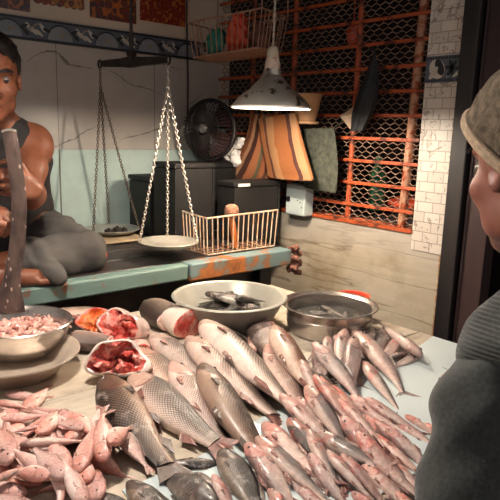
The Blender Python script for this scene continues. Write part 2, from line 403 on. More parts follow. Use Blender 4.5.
def spline(pts, n=8):
    pts = [Vector(p) for p in pts]; out = []
    P = [pts[0]*2-pts[1]]+pts+[pts[-1]*2-pts[-2]]
    for i in range(1, len(P)-2):
        for k in range(n):
            t = k/n; a, b, c, d = P[i-1], P[i], P[i+1], P[i+2]
            out.append(.5*((2*b)+(c-a)*t+(2*a-5*b+4*c-d)*t*t+(-a+3*b-3*c+d)*t**3))
    return out+[pts[-1]]

# ---- signed-distance bodies: smooth unions of tapered capsules and ellipsoids, turned into one continuous surface
class SDF:
    def __init__(s): s.p = []
    def cap(s, a, b, ra, rb=None, k=.02): s.p.append(('c', np.array(a, float), np.array(b, float), ra, ra if rb is None else rb, k, 1)); return s
    def chain(s, pts, rs, k=.02):
        for i in range(len(pts)-1): s.cap(pts[i], pts[i+1], rs[i], rs[i+1], k)
        return s
    def ell(s, c, r, rot=None, k=.02, sub=False):
        s.p.append(('e', np.array(c, float), np.array(r, float), np.array(rot if rot is not None else np.eye(3), float), None, k, -1 if sub else 1)); return s
    def cut(s, point, normal, k=.003):     # keep the side the normal points away from
        n = np.array(normal, float); s.p.append(('h', np.array(point, float), n/np.linalg.norm(n), None, None, k, 0)); return s
    def mesh(s, h, noise=None, grow=0.0):
        lo, hi = np.full(3, 1e9), np.full(3, -1e9)
        for p in s.p:
            if p[6] != 1: continue
            if p[0] == 'c':
                r = max(p[3], p[4]); lo = np.minimum(lo, np.minimum(p[1], p[2])-r); hi = np.maximum(hi, np.maximum(p[1], p[2])+r)
            else:
                r = max(p[2]); lo = np.minimum(lo, p[1]-r); hi = np.maximum(hi, p[1]+r)
        lo -= 3*h+.02+grow; hi += 3*h+.02+grow
        n = np.ceil((hi-lo)/h).astype(int)+1
        ax = [lo[i]+h*np.arange(n[i]) for i in range(3)]
        F = np.full(tuple(n), .2, np.float32)
        for p in s.p:
            k = max(p[5], 1e-4)
            if p[0] == 'h': sl = (slice(None),)*3
            else:
                if p[0] == 'c': r = max(p[3], p[4]); a = np.minimum(p[1], p[2])-r; b = np.maximum(p[1], p[2])+r
                else: r = max(p[2]); a = p[1]-r; b = p[1]+r
                a = a-.03-k-grow; b = b+.03+k+grow
                i0 = np.clip(((a-lo)/h).astype(int), 0, n-1); i1 = np.clip(((b-lo)/h).astype(int)+2, 1, n)
                sl = tuple(slice(i0[i], i1[i]) for i in range(3))
            X, Y, Z = np.meshgrid(ax[0][sl[0]], ax[1][sl[1]], ax[2][sl[2]], indexing='ij', sparse=True)
            if p[0] == 'c':
                ba = p[2]-p[1]; L = max(ba @ ba, 1e-9)
                t = np.clip(((X-p[1][0])*ba[0]+(Y-p[1][1])*ba[1]+(Z-p[1][2])*ba[2])/L, 0, 1)
                d = np.sqrt((X-p[1][0]-t*ba[0])**2+(Y-p[1][1]-t*ba[1])**2+(Z-p[1][2]-t*ba[2])**2)-(p[3]+(p[4]-p[3])*t)
            elif p[0] == 'e':
                R = p[3]; dx, dy, dz = X-p[1][0], Y-p[1][1], Z-p[1][2]
                q = [(R[0][j]*dx+R[1][j]*dy+R[2][j]*dz)/p[2][j] for j in range(3)]
                l = np.sqrt(q[0]**2+q[1]**2+q[2]**2); g = np.sqrt((q[0]/p[2][0])**2+(q[1]/p[2][1])**2+(q[2]/p[2][2])**2)
                d = l*(l-1)/np.maximum(g, 1e-6)
            else:
                d = (X-p[1][0])*p[2][0]+(Y-p[1][1])*p[2][1]+(Z-p[1][2])*p[2][2]
            f = F[sl]
            if p[6] == 1:
                hh = np.clip(.5+.5*(f-d)/k, 0, 1); F[sl] = f+(d-f)*hh-k*hh*(1-hh)
            else:
                dd = d if p[6] == 0 else -d
                hh = np.clip(.5-.5*(f-dd)/k, 0, 1); F[sl] = f+(dd-f)*hh+k*hh*(1-hh)
        F -= grow
        if noise is not None:
            X, Y, Z = np.meshgrid(*ax, indexing='ij', sparse=True); F = F+noise(X, Y, Z).astype(np.float32)
        F[0] = F[-1] = .2; F[:, 0] = F[:, -1] = .2; F[:, :, 0] = F[:, :, -1] = .2
        return nets(F, lo, h)
def nets(F, lo, h):
    ins = F < 0
    c = [ins[i:ins.shape[0]-1+i, j:ins.shape[1]-1+j, k:ins.shape[2]-1+k] for i in (0,1) for j in (0,1) for k in (0,1)]
    cnt = sum(x.astype(np.int8) for x in c); I = np.argwhere((cnt > 0) & (cnt < 8))
    off = np.array([(i,j,k) for i in (0,1) for j in (0,1) for k in (0,1)])
    val = np.stack([F[I[:,0]+o[0], I[:,1]+o[1], I[:,2]+o[2]] for o in off], 1)
    acc = np.zeros((len(I), 3)); num = np.zeros(len(I))
    for a in range(8):
        for b in range(a+1, 8):
            if abs(off[a]-off[b]).sum() != 1: continue
            m = (val[:,a] < 0) != (val[:,b] < 0); va, vb = val[m,a], val[m,b]; t = va/(va-vb)
            acc[m] += off[a]+t[:,None]*(off[b]-off[a]); num[m] += 1
    V = lo+h*(I+acc/num[:,None])
    idx = -np.ones(cnt.shape, np.int64); idx[I[:,0], I[:,1], I[:,2]] = np.arange(len(I))
    Q = []
    for ax in range(3):
        a = np.take(ins, range(ins.shape[ax]-1), ax); b = np.take(ins, range(1, ins.shape[ax]), ax)
        E = np.argwhere(a != b); u, v = [(1,2), (2,0), (0,1)][ax]
        E = E[(E[:,u] > 0) & (E[:,v] > 0)]
        def g(du, dv):
            e = E.copy(); e[:,u] -= du; e[:,v] -= dv; return idx[e[:,0], e[:,1], e[:,2]]
        q = np.stack([g(1,1), g(0,1), g(0,0), g(1,0)], 1); fl = ~ins[E[:,0], E[:,1], E[:,2]]
        q[fl] = q[fl][:, ::-1]; Q.append(q)
    return V, np.concatenate(Q)
def sdf_obj(sd, name, mat, h, parent=None, loc=(0,0,0), noise=None, grow=0.0, smooth=2):
    if parent is not None: loc = tuple(parent.location)
    V, Q = sd.mesh(h, noise, grow)
    Q = Q[(Q >= 0).all(1)]
    for _ in range(smooth):
        s = np.zeros_like(V); n = np.zeros(len(V))
        for a, b in ((0,1), (1,2), (2,3), (3,0)):
            np.add.at(s, Q[:,a], V[Q[:,b]]); np.add.at(n, Q[:,a], 1); np.add.at(s, Q[:,b], V[Q[:,a]]); np.add.at(n, Q[:,b], 1)
        V = .5*V+.5*s/np.maximum(n, 1)[:,None]
    me = bpy.data.meshes.new(name); me.from_pydata((V-np.array(loc)).tolist(), [], Q.tolist()); me.update()
    for m in (mat if isinstance(mat, (list, tuple)) else [mat]): me.materials.append(M[m])
    me.polygons.foreach_set('use_smooth', [True]*len(me.polygons))
    o = bpy.data.objects.new(name, me); COL.objects.link(o); o.location = (0,0,0) if parent is not None else loc
    if parent: o.parent = parent
    return o
def snoise(fr, amp, seed=0):
    r = np.random.default_rng(seed); K = r.normal(size=(6, 3)); K /= np.linalg.norm(K, axis=1)[:,None]; ph = r.uniform(0, 6.28, 6)
    return lambda X, Y, Z: amp/3*sum(np.sin(fr*(1+.35*i)*(k[0]*X+k[1]*Y+k[2]*Z)+p) for i, (k, p) in enumerate(zip(K, ph)))

# ------------------------------------------------------------------ the setting
XW, YW, ZT, ZP = 1.85, 2.40, 0.80, 0.90     # grille wall, tiled wall, table top, platform top
struct(MB().span((-1.5, -1.2, -.05), (3.2, 3.0, 0)), 'floor', 'floor', 'wet dark concrete floor under the stall', 'floor')
struct(MB().span((-.6, .9, 2.45), (3.2, 3.0, 2.5)), 'ceiling', 'ceil', 'sooty low ceiling above the stall', 'ceiling')
mb = MB()
mb.span((-.6, YW+.006, 0), (1.92, YW+.1, 2.45), 0)                  # plastered wall
mb.span((-.6, YW, .6), (XW, YW+.006, 1.247), 1)                    # green tiles
mb.span((-.6, YW-.001, 1.249), (XW, YW+.006, 1.665), 2)            # veined tiles
def vein(px, wd):
    pts = [ony(u, v, YW-.0013) for u, v in px]; pts = spline(pts, 5); n = len(pts); L = []; R = []
    for i, p in enumerate(pts):
        d = (pts[min(i+1, n-1)]-pts[max(i-1, 0)]).normalized(); q = Vector((-d.z, 0, d.x))
        ww = .62*wd*(.25+.75*math.sin(PI*(i+.5)/n))*(.6+.8*random.random()); jit = q*random.uniform(-.002, .002)
        L.append(p+jit+q*ww/2); R.append(p+jit-q*ww/2)
    for i in range(n-1): mb.add([L[i], R[i], R[i+1], L[i+1]], [(0,1,2,3)], 3)
vein([(27,61),(38,54),(52,51),(60,55),(67,64),(78,66),(92,69)], .010)
vein([(60,55),(66,61),(72,66)], .012)
vein([(102,68),(118,75),(132,85),(146,88),(164,96)], .007)
vein([(62,148),(63,143),(74,139),(84,132),(96,127)], .009); vein([(48,142),(56,146),(62,144)], .006)
vein([(120,139),(140,135),(158,129),(172,122)], .008)
vein([(150,60),(168,66),(186,70)], .005); vein([(180,110),(195,100),(204,92)], .005)
struct(mb, 'wall_back', ['cream', 'green_tile', 'marble', 'vein'], 'tiled wall behind the seller, veined cream tiles above pale green ones', 'wall')
# decorated border strip
mb = MB().span((-.6, YW-.003, 1.668), (XW, YW+.004, 1.752), 0)
def flat(pts2, mi, y):        # polygon in the wall plane, (x, z)
    mb.add([(x, y, z) for x, z in pts2], [tuple(range(len(pts2)))], mi)
def ribbon(pts2, wd, mi, y):
    n = len(pts2)
    P = [Vector((x, 0, z)) for x, z in pts2]
    for i in range(n-1):
        d0 = (P[min(i+1, n-1)]-P[max(i-1, 0)]).normalized(); d1 = (P[min(i+2, n-1)]-P[i]).normalized()
        w0 = wd*math.sin(PI*(i+.3)/n+.1)/2; w1 = wd*math.sin(PI*(i+1.3)/n+.1)/2
        a = Vector((-d0.z, 0, d0.x)); b = Vector((-d1.z, 0, d1.x))
        q = [P[i]+a*w0, P[i]-a*w0, P[i+1]-b*w1, P[i+1]+b*w1]
        mb.add([(p.x, y, p.z) for p in q], [(0,1,2,3)], mi)
def leaf(x, z, a, L, W, mi, y):
    pts = []
    for k in range(14):
        t = 2*PI*k/14; lx = .5*L*math.cos(t); lz = .5*W*math.sin(t)*(1-.3*math.cos(t)); pts.append((x+lx*math.cos(a)-lz*math.sin(a), z+lx*math.sin(a)+lz*math.cos(a)))
    flat(pts, mi, y)
zb = 1.668
flat([(-.6, zb), (XW, zb), (XW, zb+.009), (-.6, zb+.009)], 2, YW-.0034); flat([(-.6, zb+.075), (XW, zb+.075), (XW, zb+.084), (-.6, zb+.084)], 2, YW-.0034)
for i in range(-1, 9):
    x0 = .18+.205*i+.04
    if x0 > 1.66 or x0 < -.5: continue
    flat([(x0+.052*math.cos(PI*k/12), zb+.010+.056*math.sin(PI*k/12)) for k in range(13)], 1, YW-.0037)
    ribbon([(x0+.054*math.cos(PI*k/14), zb+.012+.056*math.sin(PI*k/14)) for k in range(2, 15)], .007, 2, YW-.0041)
    ribbon([(x0+.115+.03*math.cos(k*.45)*(1-k*.05), zb+.042+.026*math.sin(k*.45)*(1-k*.05)) for k in range(13)], .006, 4, YW-.0043)
    for a, dx, dz in ((-1.0, .078, .048), (-.8, .096, .036), (-.6, .118, .030), (2.2, .132, .052)): leaf(x0+dx, zb+dz, a, .040, .014, 3, YW-.0046)
    for a, dx, dz in ((.5, .060, .050), (2.4, .066, .030), (-.3, .15, .044)): leaf(x0+dx, zb+dz, a, .034, .013, 2, YW-.0049)
    leaf(x0+.01, zb+.036, .7, .034, .010, 4, YW-.0049)
struct(mb, 'trim_1', ['slate', 'slate_light', 'slate_dark', 'motif_white', 'motif_tan'], 'slate blue border strip with white leaf scrolls above the veined tiles', 'wall border')
# low marble wall, pillar, lintel, dark room behind the grille
struct(MB().span((XW, 1.075, 0), (XW+.16, YW, .995)), 'wall_low', 'lowwall', 'low beige marble wall with dark horizontal veins under the grille', 'wall')
mb = MB().span((XW-.004, 1.076, .936), (XW+.16, 1.222, 2.45), 0)
zt = 1.527
mb.span((XW-.0055, 1.0755, zt), (XW, 1.2225, zt+.088), 1)
def yz(pts, mi, x): mb.add([(x, y, z) for y, z in pts], [tuple(range(len(pts)))], mi)
for zz in (zt+.004, zt+.076):
    for k in range(14): yz([(1.0765+k*.0104, zz), (1.083+k*.0104, zz), (1.083+k*.0104, zz+.008), (1.0765+k*.0104, zz+.008)], 3, XW-.0060)
def yzleaf(y, z, a, L, W, mi, x): yz([(y+.5*L*math.cos(t)*math.cos(a)-.5*W*math.sin(t)*math.sin(a), z+.5*L*math.cos(t)*math.sin(a)+.5*W*math.sin(t)*math.cos(a)) for t in [2*PI*k/14 for k in range(14)]], mi, x)
yzleaf(1.178, zt+.045, 1.0, .070, .058, 2, XW-.0059); yzleaf(1.168, zt+.050, 1.1, .060, .030, 3, XW-.0062); yzleaf(1.19, zt+.032, 2.2, .05, .02, 2, XW-.0064)
for a in (.2, 1.2, 2.2, 3.2, 4.4, 5.3): yzleaf(1.122+.012*math.cos(a), zt+.045+.014*math.sin(a), a, .030, .013, 3, XW-.0064)
yzleaf(1.098, zt+.028, 2.6, .045, .012, 2, XW-.0066)
struct(mb, 'pillar', ['pillar', 'slate', 'motif_white', 'slate_dark'], 'pillar of small white tiles with one dark floral tile band', 'pillar')
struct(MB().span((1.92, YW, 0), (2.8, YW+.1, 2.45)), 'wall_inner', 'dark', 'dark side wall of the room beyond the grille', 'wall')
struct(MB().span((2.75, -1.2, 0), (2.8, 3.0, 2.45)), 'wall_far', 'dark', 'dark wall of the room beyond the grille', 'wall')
mb = MB().span((XW-.055, 1.012, 0), (XW+.02, 1.070, 2.45), 0)
struct(mb, 'trim_2', 'postblack', 'black upright post on the right of the tiled pillar', 'post', bevel=.004)
mb = MB().span((XW-.03, .925, 0), (XW+.03, 1.008, 2.45), 0).span((XW-.036, .995, 0), (XW-.03, 1.004, 2.45), 0)
struct(mb, 'trim_3', 'maroon', 'dark maroon door jamb beside the black post', 'door frame', bevel=.003)
mb = MB().span((2.45, -.2, 0), (2.5, .98, 1.02), 0)
for k in range(3): mb.span((2.44, -.12+.36*k, .15), (2.45, .18+.36*k, .55), 0).span((2.44, -.12+.36*k, .62), (2.45, .18+.36*k, .95), 0)
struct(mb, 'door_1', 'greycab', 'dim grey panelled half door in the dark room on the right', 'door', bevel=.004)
tag(MB().tube([(2.2, .86, 0), (2.2, .86, 1.42)], .016, 10).tube([(2.2, .86, .82), (2.2, .80, .82), (2.2, .78, .86)], .012, 8).build('standpipe', simple('dull grey pipe', '4b4a4a', '5a5858', 12, .5)), 'dull grey standpipe in the dark doorway right of the pillar', 'pipe')

# grille: posts and bars are parts, the lattice is one part
g = empty('window_grille', (XW, 1.8, .995), 'orange painted steel grille with diamond wire mesh above the low marble wall', 'grille')
def bar_z(i): return 1.071+.0865*i
for i in range(12):
    z = bar_z(i)
    MB().span((XW-.006, 1.222, z-.0065), (XW+.004, YW-.002, z+.0065)).build('crossbar', 'orange_bar', g, abs_=True, bevel=.002, smooth=False)
for (yb, yt, wd, m) in ((1.283, 1.266, .017, 'post_pale'), (1.546, 1.540, .012, 'orange_bar'), (1.89, 1.89, .013, 'orange_bar'), (2.16, 2.16, .012, 'orange_bar')):
    a, b = Vector((XW+.016, yb, .996)), Vector((XW+.016, yt+(yt-yb)*.6, 2.10))
    o = MB().tube([a, a.lerp(b, .5), b], wd, 10).build('upright', m, g, abs_=True)
    if m == 'post_pale': o['label'] = 'pale upright with flaking orange paint'
mb = MB(); W_, H_ = .0205, .036
k = 0
y = 1.224
while y < YW-W_:
    pts = []; z = 1.0
    j = 0
    while z < 2.08:
        s_ = ((j+k) % 2)
        pts.append((XW+.012, y+W_*s_, z-.004)); pts.append((XW+.012, y+W_*s_, z+.004)); z += H_/2; j += 1
    mb.tube(pts, .0018, 4); y += W_; k += 1
mb.build('wire_mesh', 'mesh_wire', g, abs_=True, smooth=False)
MB().span((XW+.04, 1.222, .995), (XW+.05, YW-.002, 1.012)).span((XW-.008, 1.222, .995), (XW+.006, YW-.002, 1.009)).build('bottom_rail', 'orange_bar', g, abs_=True, smooth=False)
struct(MB().span((XW-.01, 1.222, 2.10), (XW+.10, YW, 2.45)), 'wall_lintel', 'maroon', 'dark boarding above the orange grille', 'wall')
# dim things behind the grille
tag(MB().lathe([(0, 0), (.035, 0), (.037, .02), (.036, .16), (.015, .20), (.013, .235), (0, .236)], 20).build('bottle', 'green_dim', loc=(2.12, 1.60, 1.02)), 'dim green bottle standing behind the orange grille', 'bottle')
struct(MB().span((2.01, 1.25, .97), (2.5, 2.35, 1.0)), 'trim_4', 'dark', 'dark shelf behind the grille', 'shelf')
tag(sdf_obj(SDF().ell((1.935, 1.632, 1.74), (.026, .026, .045)).cap((1.935, 1.632, 1.74), (1.93, 1.632, 2.13), .007), 'cloth_bag', 'red_plastic', .008, loc=(1.935, 1.632, 1.74), noise=snoise(60, .003, 3)), 'small red bag hanging in the dark behind the grille', 'bag')
tag(sdf_obj(SDF().ell((2.2, 1.50, 1.16), (.07, .09, .03)), 'folded_cloth', 'orange_bag', .008, loc=(2.2, 1.50, 1.13), noise=snoise(60, .006, 4)), 'dim orange cloth bundle low behind the grille', 'cloth')
for o_ in bpy.data.objects:
    if o_.name == 'folded_cloth': o_.location.z = 1.022

# posters on the plaster
PO = [((0,-30),(31,12), [(.2,'1d2530'),(.42,'6b4a36'),(.55,'2e3a4c'),(.7,'a8683c')], 14, 1.3, 'dark blue and brown picture at the far left of the row', False),
      ((35,-30),(85,11), [(.25,'3a1818'),(.42,'a04a2c'),(.55,'3c3038'),(.68,'c08048')], 16, 4.1, 'small rust and grey picture with a scalloped lower edge', True),
      ((91,-40),(137,24), [(.25,'33181a'),(.4,'8a3a22'),(.52,'2c3038'),(.66,'b8642c')], 13, 7.7, 'tall rust and charcoal picture above the balance post', False),
      ((141,-40),(186,27), [(.25,'3c1410'),(.42,'9c3020'),(.55,'6a1e16'),(.68,'c06a34')], 22, 2.9, 'red and gold picture nearest the wire basket', False)]
for i, ((u0, v0), (u1, v1), cols, sc, sd, lb, scal) in enumerate(PO):
    b = ony(u1, v1, YW-.004); x1 = b.x; z0 = b.z; x0 = ony(u0, v1, YW-.004).x; z1 = z0+.30
    mb = MB()
    if scal:
        n = 7; pts = []
        for k in range(n):
            for t in (0, .25, .5, .75): pts.append((x0+(x1-x0)*(k+t)/n, z0+.008-.008*math.sin(PI*t)))
        pts += [(x1, z0+.008), (x1, z1), (x0, z1)]
    else: pts = [(x0, z0), (x1, z0), (x1, z1), (x0, z1)]
    c = Vector(((x0+x1)/2, YW+.001, (z0+z1)/2)); n = len(pts)
    mb.add([(x, YW+.0055, z) for x, z in pts]+[(x, YW+.0015, z) for x, z in pts], [tuple(range(n)), tuple(range(n, 2*n))[::-1]]+[(k, (k+1) % n, n+(k+1) % n, n+k) for k in range(n)], 0)
    o = mb.build('picture', m_poster('poster print %d' % i, cols, sc, sd), abs_=True, loc=tuple(c), smooth=False)
    tag(o, lb, 'picture', 'pictures on the plaster wall')
tag(MB().tube(spline([ony(187, -40, YW-.012), ony(187, 25, YW-.012), ony(188, 85, YW-.012), ony(187, 141, YW-.012)], 6), .004, 6).build('cable', 'cord_dark'), 'dark cable hanging down the tiled wall left of the fan', 'cable')

# ------------------------------------------------------------------ platform
p = empty('platform', (.7, 2.0, 0), 'low wooden seller platform with a teal painted rusty front beam', 'platform')
MB().span((-.35, 1.60, .845), (1.12, 1.655, .897)).build('front_beam', 'teal_beam', p, abs_=True, bevel=.006)['label'] = 'teal painted front beam'
MB().span((1.122, 1.592, .838), (1.60, 1.66, .900)).build('end_beam', 'teal_rust', p, abs_=True, bevel=.006)['label'] = 'flaking rusty end of the front beam'
for k in range(5): MB().span((-.35, 1.662+k*.146, .872), (1.62, 1.662+k*.146+.142, ZP-.004)).build('plank', 'blackwood', p, abs_=True, bevel=.003)
MB().span((-.35, 1.70, .70), (1.58, 1.76, .87)).build('under_beam', 'blackwood', p, abs_=True, bevel=.004)
for x in (-.28, 1.50):
    for y in (1.66, 2.30): MB().span((x, y, 0), (x+.06, y+.06, .87)).build('leg', 'blackwood', p, abs_=True, bevel=.004)

# ------------------------------------------------------------------ fish table
t = empty('fish_table', (.65, 1.0, 0), 'low fish stall table of weathered pale boards', 'table')
YN, YF, XL, XR = .47, 1.525, -.30, 1.425
for k in range(5):
    y0 = YN+(YF-YN)*k/5
    MB().span((XL, y0, .765), (XR+random.uniform(-.006, .006), y0+(YF-YN)/5-.003, ZT)).build('board', 'board', t, abs_=True, bevel=.003)
for x in (XL+.04, XR-.10):
    for y in (YN+.05, YF-.11): MB().span((x, y, 0), (x+.06, y+.06, .76)).build('leg', 'blackwood', t, abs_=True, bevel=.004)
for y in (YN+.06, YF-.10): MB().span((XL+.05, y, .70), (XR-.05, y+.04, .764)).build('apron', 'blackwood', t, abs_=True)
sh = [onz(396, 363, ZT), onz(330, 390, ZT), onz(262, 419, ZT), onz(195, 461, ZT), onz(122, 492, ZT)]
sh = [Vector((XR-.012, sh[0].y+.05, 0)), sh[0]+Vector((.012, .0, 0))]+sh[1:]+[Vector((sh[-1].x-.02, YN+.01, 0)), Vector((XR-.012, YN+.01, 0))]
mb = MB(); n = len(sh)
mb.add([(q.x, q.y, ZT+.0005) for q in sh]+[(q.x, q.y, ZT+.004) for q in sh], [tuple(range(n))[::-1], tuple(range(n, 2*n))]+[(k, (k+1) % n, n+(k+1) % n, n+k) for k in range(n)])
tag(mb.build('metal_sheet', 'sheet', smooth=False, abs_=True, loc=(1.0, .8, ZT)), 'pale blue grey metal sheet laid over the right of the table', 'metal sheet')

# ------------------------------------------------------------------ lamps
def hanging_lamp(rim, ztop, R, watt, colr, label, up=.015, soft=.02):
    L = empty('hanging_lamp', rim, label, 'lamp', 'hanging lamps')
    k = R/.135
    prof = [(.134,0),(.136,.002),(.134,.006),(.129,.014),(.112,.033),(.094,.048),(.072,.064),(.056,.081),(.046,.092),(.043,.094),(.042,.099),(.038,.101),(.033,.112),(.028,.128),(.0265,.128),(.031,.111),(.040,.092),(.070,.0625),(.110,.0315),(.131,.0045),(.134,0)]
    MB().lathe([(r*k, z*k) for r, z in prof[:14]], 56).lathe([(r*k, z*k) for r, z in prof[13:]], 56, mi=1).build('shade', ['lamp_metal', 'lamp_in'], L, angle=60)
    MB().lathe([(.134*k,-.002),(.138*k,-.001),(.139*k,.002),(.136*k,.004),(.132*k,.003)], 56).build('rim', 'lamp_in', L)
    MB().lathe([(.0, .124*k),(.0265*k,.124*k),(.0275*k,.129*k),(.0245*k,.150*k),(.0215*k,.162*k),(.0215*k,.165*k),(0,.166*k)], 28).build('lower_holder', simple('printed cream holder', 'd9c2b0', 'b8867a', 60, .4, lo=.55, hi=.6), L)
    MB().lathe([(0,.164*k),(.019*k,.164*k),(.020*k,.169*k),(.0195*k,.186*k),(.014*k,.197*k),(.006*k,.202*k),(0,.203*k)], 28).build('upper_holder', 'ceramic', L)
    MB().lathe([(0,.046),(.012,.048),(.020,.056),(.021,.066),(.016,.080),(.012,.090),(.012,.118*k)], 24).build('bulb', BULB, L)
    lg = bpy.data.lights.new('bulb_light', 'POINT'); lg.energy = watt; lg.color = colr; lg.shadow_soft_size = soft
    lo = bpy.data.objects.new('bulb_light', lg); COL.objects.link(lo); lo.parent = L; lo.location = (0, 0, up)
    for s_ in (0, PI):
        pts = []; z = .198*k; H = ztop-rim[2]; tilt = .026/.36
        n = int((H-z)/.006)
        for i in range(n+1):
            zz = z+(H-z)*i/n; a = zz*150+s_; rr = .0022; pts.append((rr*math.cos(a)+(zz-z)*.03, rr*math.sin(a)+(zz-z)*.02, zz))
        MB().tube(pts, .0021, 6).build('cord', 'cord_white', L)
    return L
t_ = NT('lit bulb glass'); t_.put(t_.b.inputs['Emission Color'], lin('ffe2b8')); t_.b.inputs['Emission Strength'].default_value = 6; BULB = t_.fin('f4e6d0', .3)
LP = dep(271, 108, 1.94)
hanging_lamp(tuple(LP), 2.45, .130, LAMP_W, LAMP_COL, 'dented metal lamp with a flared shade hanging from a cream cord over the basin')
hanging_lamp((.45, 1.05, 1.68), 2.45, .150, FRONT_W, FRONT_COL, 'second metal lamp hanging high above the fish table', .040, .016)

# ------------------------------------------------------------------ balance scale
bc = Vector((1.132, 1.99, 1.566))
s_ = empty('balance_scale', bc, 'iron balance scale with two round pans hung on chains', 'scale')
eL, eR = ony(100, 64, 2.22), ony(168, 60, 1.767)
ax = (eR-eL).normalized()
mb = MB()
R_ = Matrix((Vector((ax.y, -ax.x, 0)).normalized(), ax, Vector((0,0,1)))).transposed()
def beam_ring(t_, hy, hx): 
    c = eL.lerp(eR, t_); rx = R_ @ Vector((1,0,0)); return [c+rx*hx+Vector((0,0,hy)), c-rx*hx+Vector((0,0,hy)), c-rx*hx-Vector((0,0,hy)), c+rx*hx-Vector((0,0,hy))]
mb.rings([beam_ring(t_, hy, .006) for t_, hy in ((.02,.010),(.1,.013),(.35,.016),(.47,.020),(.53,.020),(.65,.016),(.9,.013),(.98,.010))])
mb.build('beam', 'iron', s_, abs_=True, bevel=.002)
mid = eL.lerp(eR, .5)
mb = MB(); mb.tube([mid+Vector((0,0,.0)), mid+Vector((0,0,.05)), mid+Vector((0,0,.10))], [.012, .008, .010], 8)
mb.lathe([(0,0),(.017,.003),(.020,.010),(.017,.018),(0,.021)], 16, c=mid+Vector((0,0,.018))).build('pivot', 'iron', s_, abs_=True)
MB().tube([mid+Vector((0,0,.10)), mid+Vector((0,0,2.45-mid.z))], .006, 8).build('hanger_rod', 'iron', s_, abs_=True)
def ringpts(c, r, axis='y', n=12):
    return [c+(Vector((r*math.cos(2*PI*k/n), 0, r*math.sin(2*PI*k/n))) if axis == 'y' else Vector((0, r*math.cos(2*PI*k/n), r*math.sin(2*PI*k/n)))) for k in range(n)]
for e in (eL, eR): MB().tube(ringpts(e, .014, 'x'), .004, 6, closed=True).build('end_ring', 'iron', s_, abs_=True)
def chain(a, b, mat, link=.0165):
    a, b = Vector(a), Vector(b); d = b-a; n = max(2, int(d.length/(link*.72))); mb = MB(); u = d.normalized(); x = u.orthogonal().normalized(); y = u.cross(x)
    sag = d.length*.012
    for i in range(n):
        c = a.lerp(b, (i+.5)/n)-Vector((0,0,sag*math.sin(PI*(i+.5)/n))); q = x if i % 2 else y
        pts = []
        for k in range(8):
            th = 2*PI*k/8; pts.append(c+u*(link*.5*math.cos(th))+q*(link*.27*math.sin(th)))
        mb.tube(pts, .0017, 5, closed=True)
    return mb.build('chain', mat, s_, abs_=True)
def pan(c, r, e, angs, mat, cm):
    c = Vector(c); a = MB()
    a.lathe([(0, -.018),(r*.45,-.016),(r*.8,-.008),(r*.97,.004),(r,.006),(r*.985,.008),(r*.79,-.004),(r*.45,-.012),(0,-.014)], 44, c=c)
    a.build('pan', mat, s_, abs_=True, angle=70)
    ej = e-Vector((0,0,.085)); chain(e-Vector((0,0,.012)), ej, cm)
    for th in angs:
        q = c+Vector((r*.96*math.cos(th), r*.96*math.sin(th), .012)); chain(ej, q, cm)
        MB().tube(ringpts(q-Vector((0,0,.003)), .006, 'y', 8), .0015, 5, closed=True).build('pan_hook', cm, s_, abs_=True)
PL, PR = Vector((1.160, 2.215, .925)), Vector((1.122, 1.728, .952))
pan(PL, .116, eL, (math.radians(200), math.radians(318), math.radians(70)), 'panmetal' if 'panmetal' in M else M.setdefault('pan_l', simple('grey worn pan', '8f918c', 'a5a6a0', 10, .4, .3)), 'chain')
pan(PR, .106, eR, (math.radians(160), math.radians(315), math.radians(60)), M.setdefault('pan_r', simple('pale worn pan', 'a9a396', 'bdb7aa', 10, .4, .2)), 'chain_bright')
for i, (dx, dy, rr, hh, lb) in enumerate(((-.035,-.035,.020,.026,'left weight'),(-.002,-.045,.021,.034,'middle weight'),(.032,-.040,.016,.026,'right weight'))):
    wv = MB().lathe([(0,0),(rr,0),(rr,hh*.7),(rr*.9,hh*.78),(rr*.35,hh*.8),(rr*.35,hh),(0,hh)], 6).build('scale_weight', 'iron', loc=(PL.x+dx, PL.y+dy, PL.z-.012), bevel=.002)
    tag(wv, ['hexagonal iron weight on the far scale pan, leftmost of three', 'tallest hexagonal iron weight in the middle on the far pan', 'smallest hexagonal iron weight on the right of the far pan'][i], 'weight', 'weights on the far pan')
tag(MB().rings([[Vector((1.13+rx*1.0*math.cos(a), 2.14+ry*math.sin(a), z+.004*math.sin(3*a))) for a in [2*PI*k/18 for k in range(18)]] for z, rx, ry in ((.897,.10,.09),(.901,.115,.10),(.906,.112,.098),(.908,.09,.08))]).build('cardboard_pad', simple('tan card', 'a08a6c', 'b59d7e', 8, .8), abs_=True, loc=(1.13, 2.14, .897)), 'tan scrap of card lying under the far scale pan', 'card')

# ------------------------------------------------------------------ boxes, fan, basket and things on the platform
def plain_box(name, a, b, label, cat, lid=None, mat='black'):
    a, b = Vector(a), Vector(b); root = empty(name, ((a.x+b.x)/2, (a.y+b.y)/2, a.z), label, cat)
    MB().span(a, (b.x, b.y, b.z-.022)).build('body', mat, root, abs_=True, bevel=.004, smooth=False)
    MB().span((a.x-.004, a.y-.004, b.z-.020), (b.x+.004, b.y+.004, b.z)).build('lid', mat, root, abs_=True, bevel=.004, smooth=False)
    for x in (a.x+.003, b.x-.003): MB().span((x-.006, a.y-.003, a.z), (x+.006, a.y+.004, b.z-.024)).build('edge_strip', 'black', root, abs_=True, smooth=False)
    return root
plain_box('wooden_box', (1.288, 2.125, ZP), (1.44, 2.30, 1.146), 'small black box against the green tiles left of the tall box', 'box')
plain_box('wooden_box', (1.287, 1.935, ZP), (1.475, 2.095, 1.214), 'tall black box behind the left end of the white wire basket', 'box')
plain_box('wooden_box', (1.53, 2.10, ZP), (1.77, 2.295, 1.20), 'black box in the corner with the table fan standing on it', 'box')
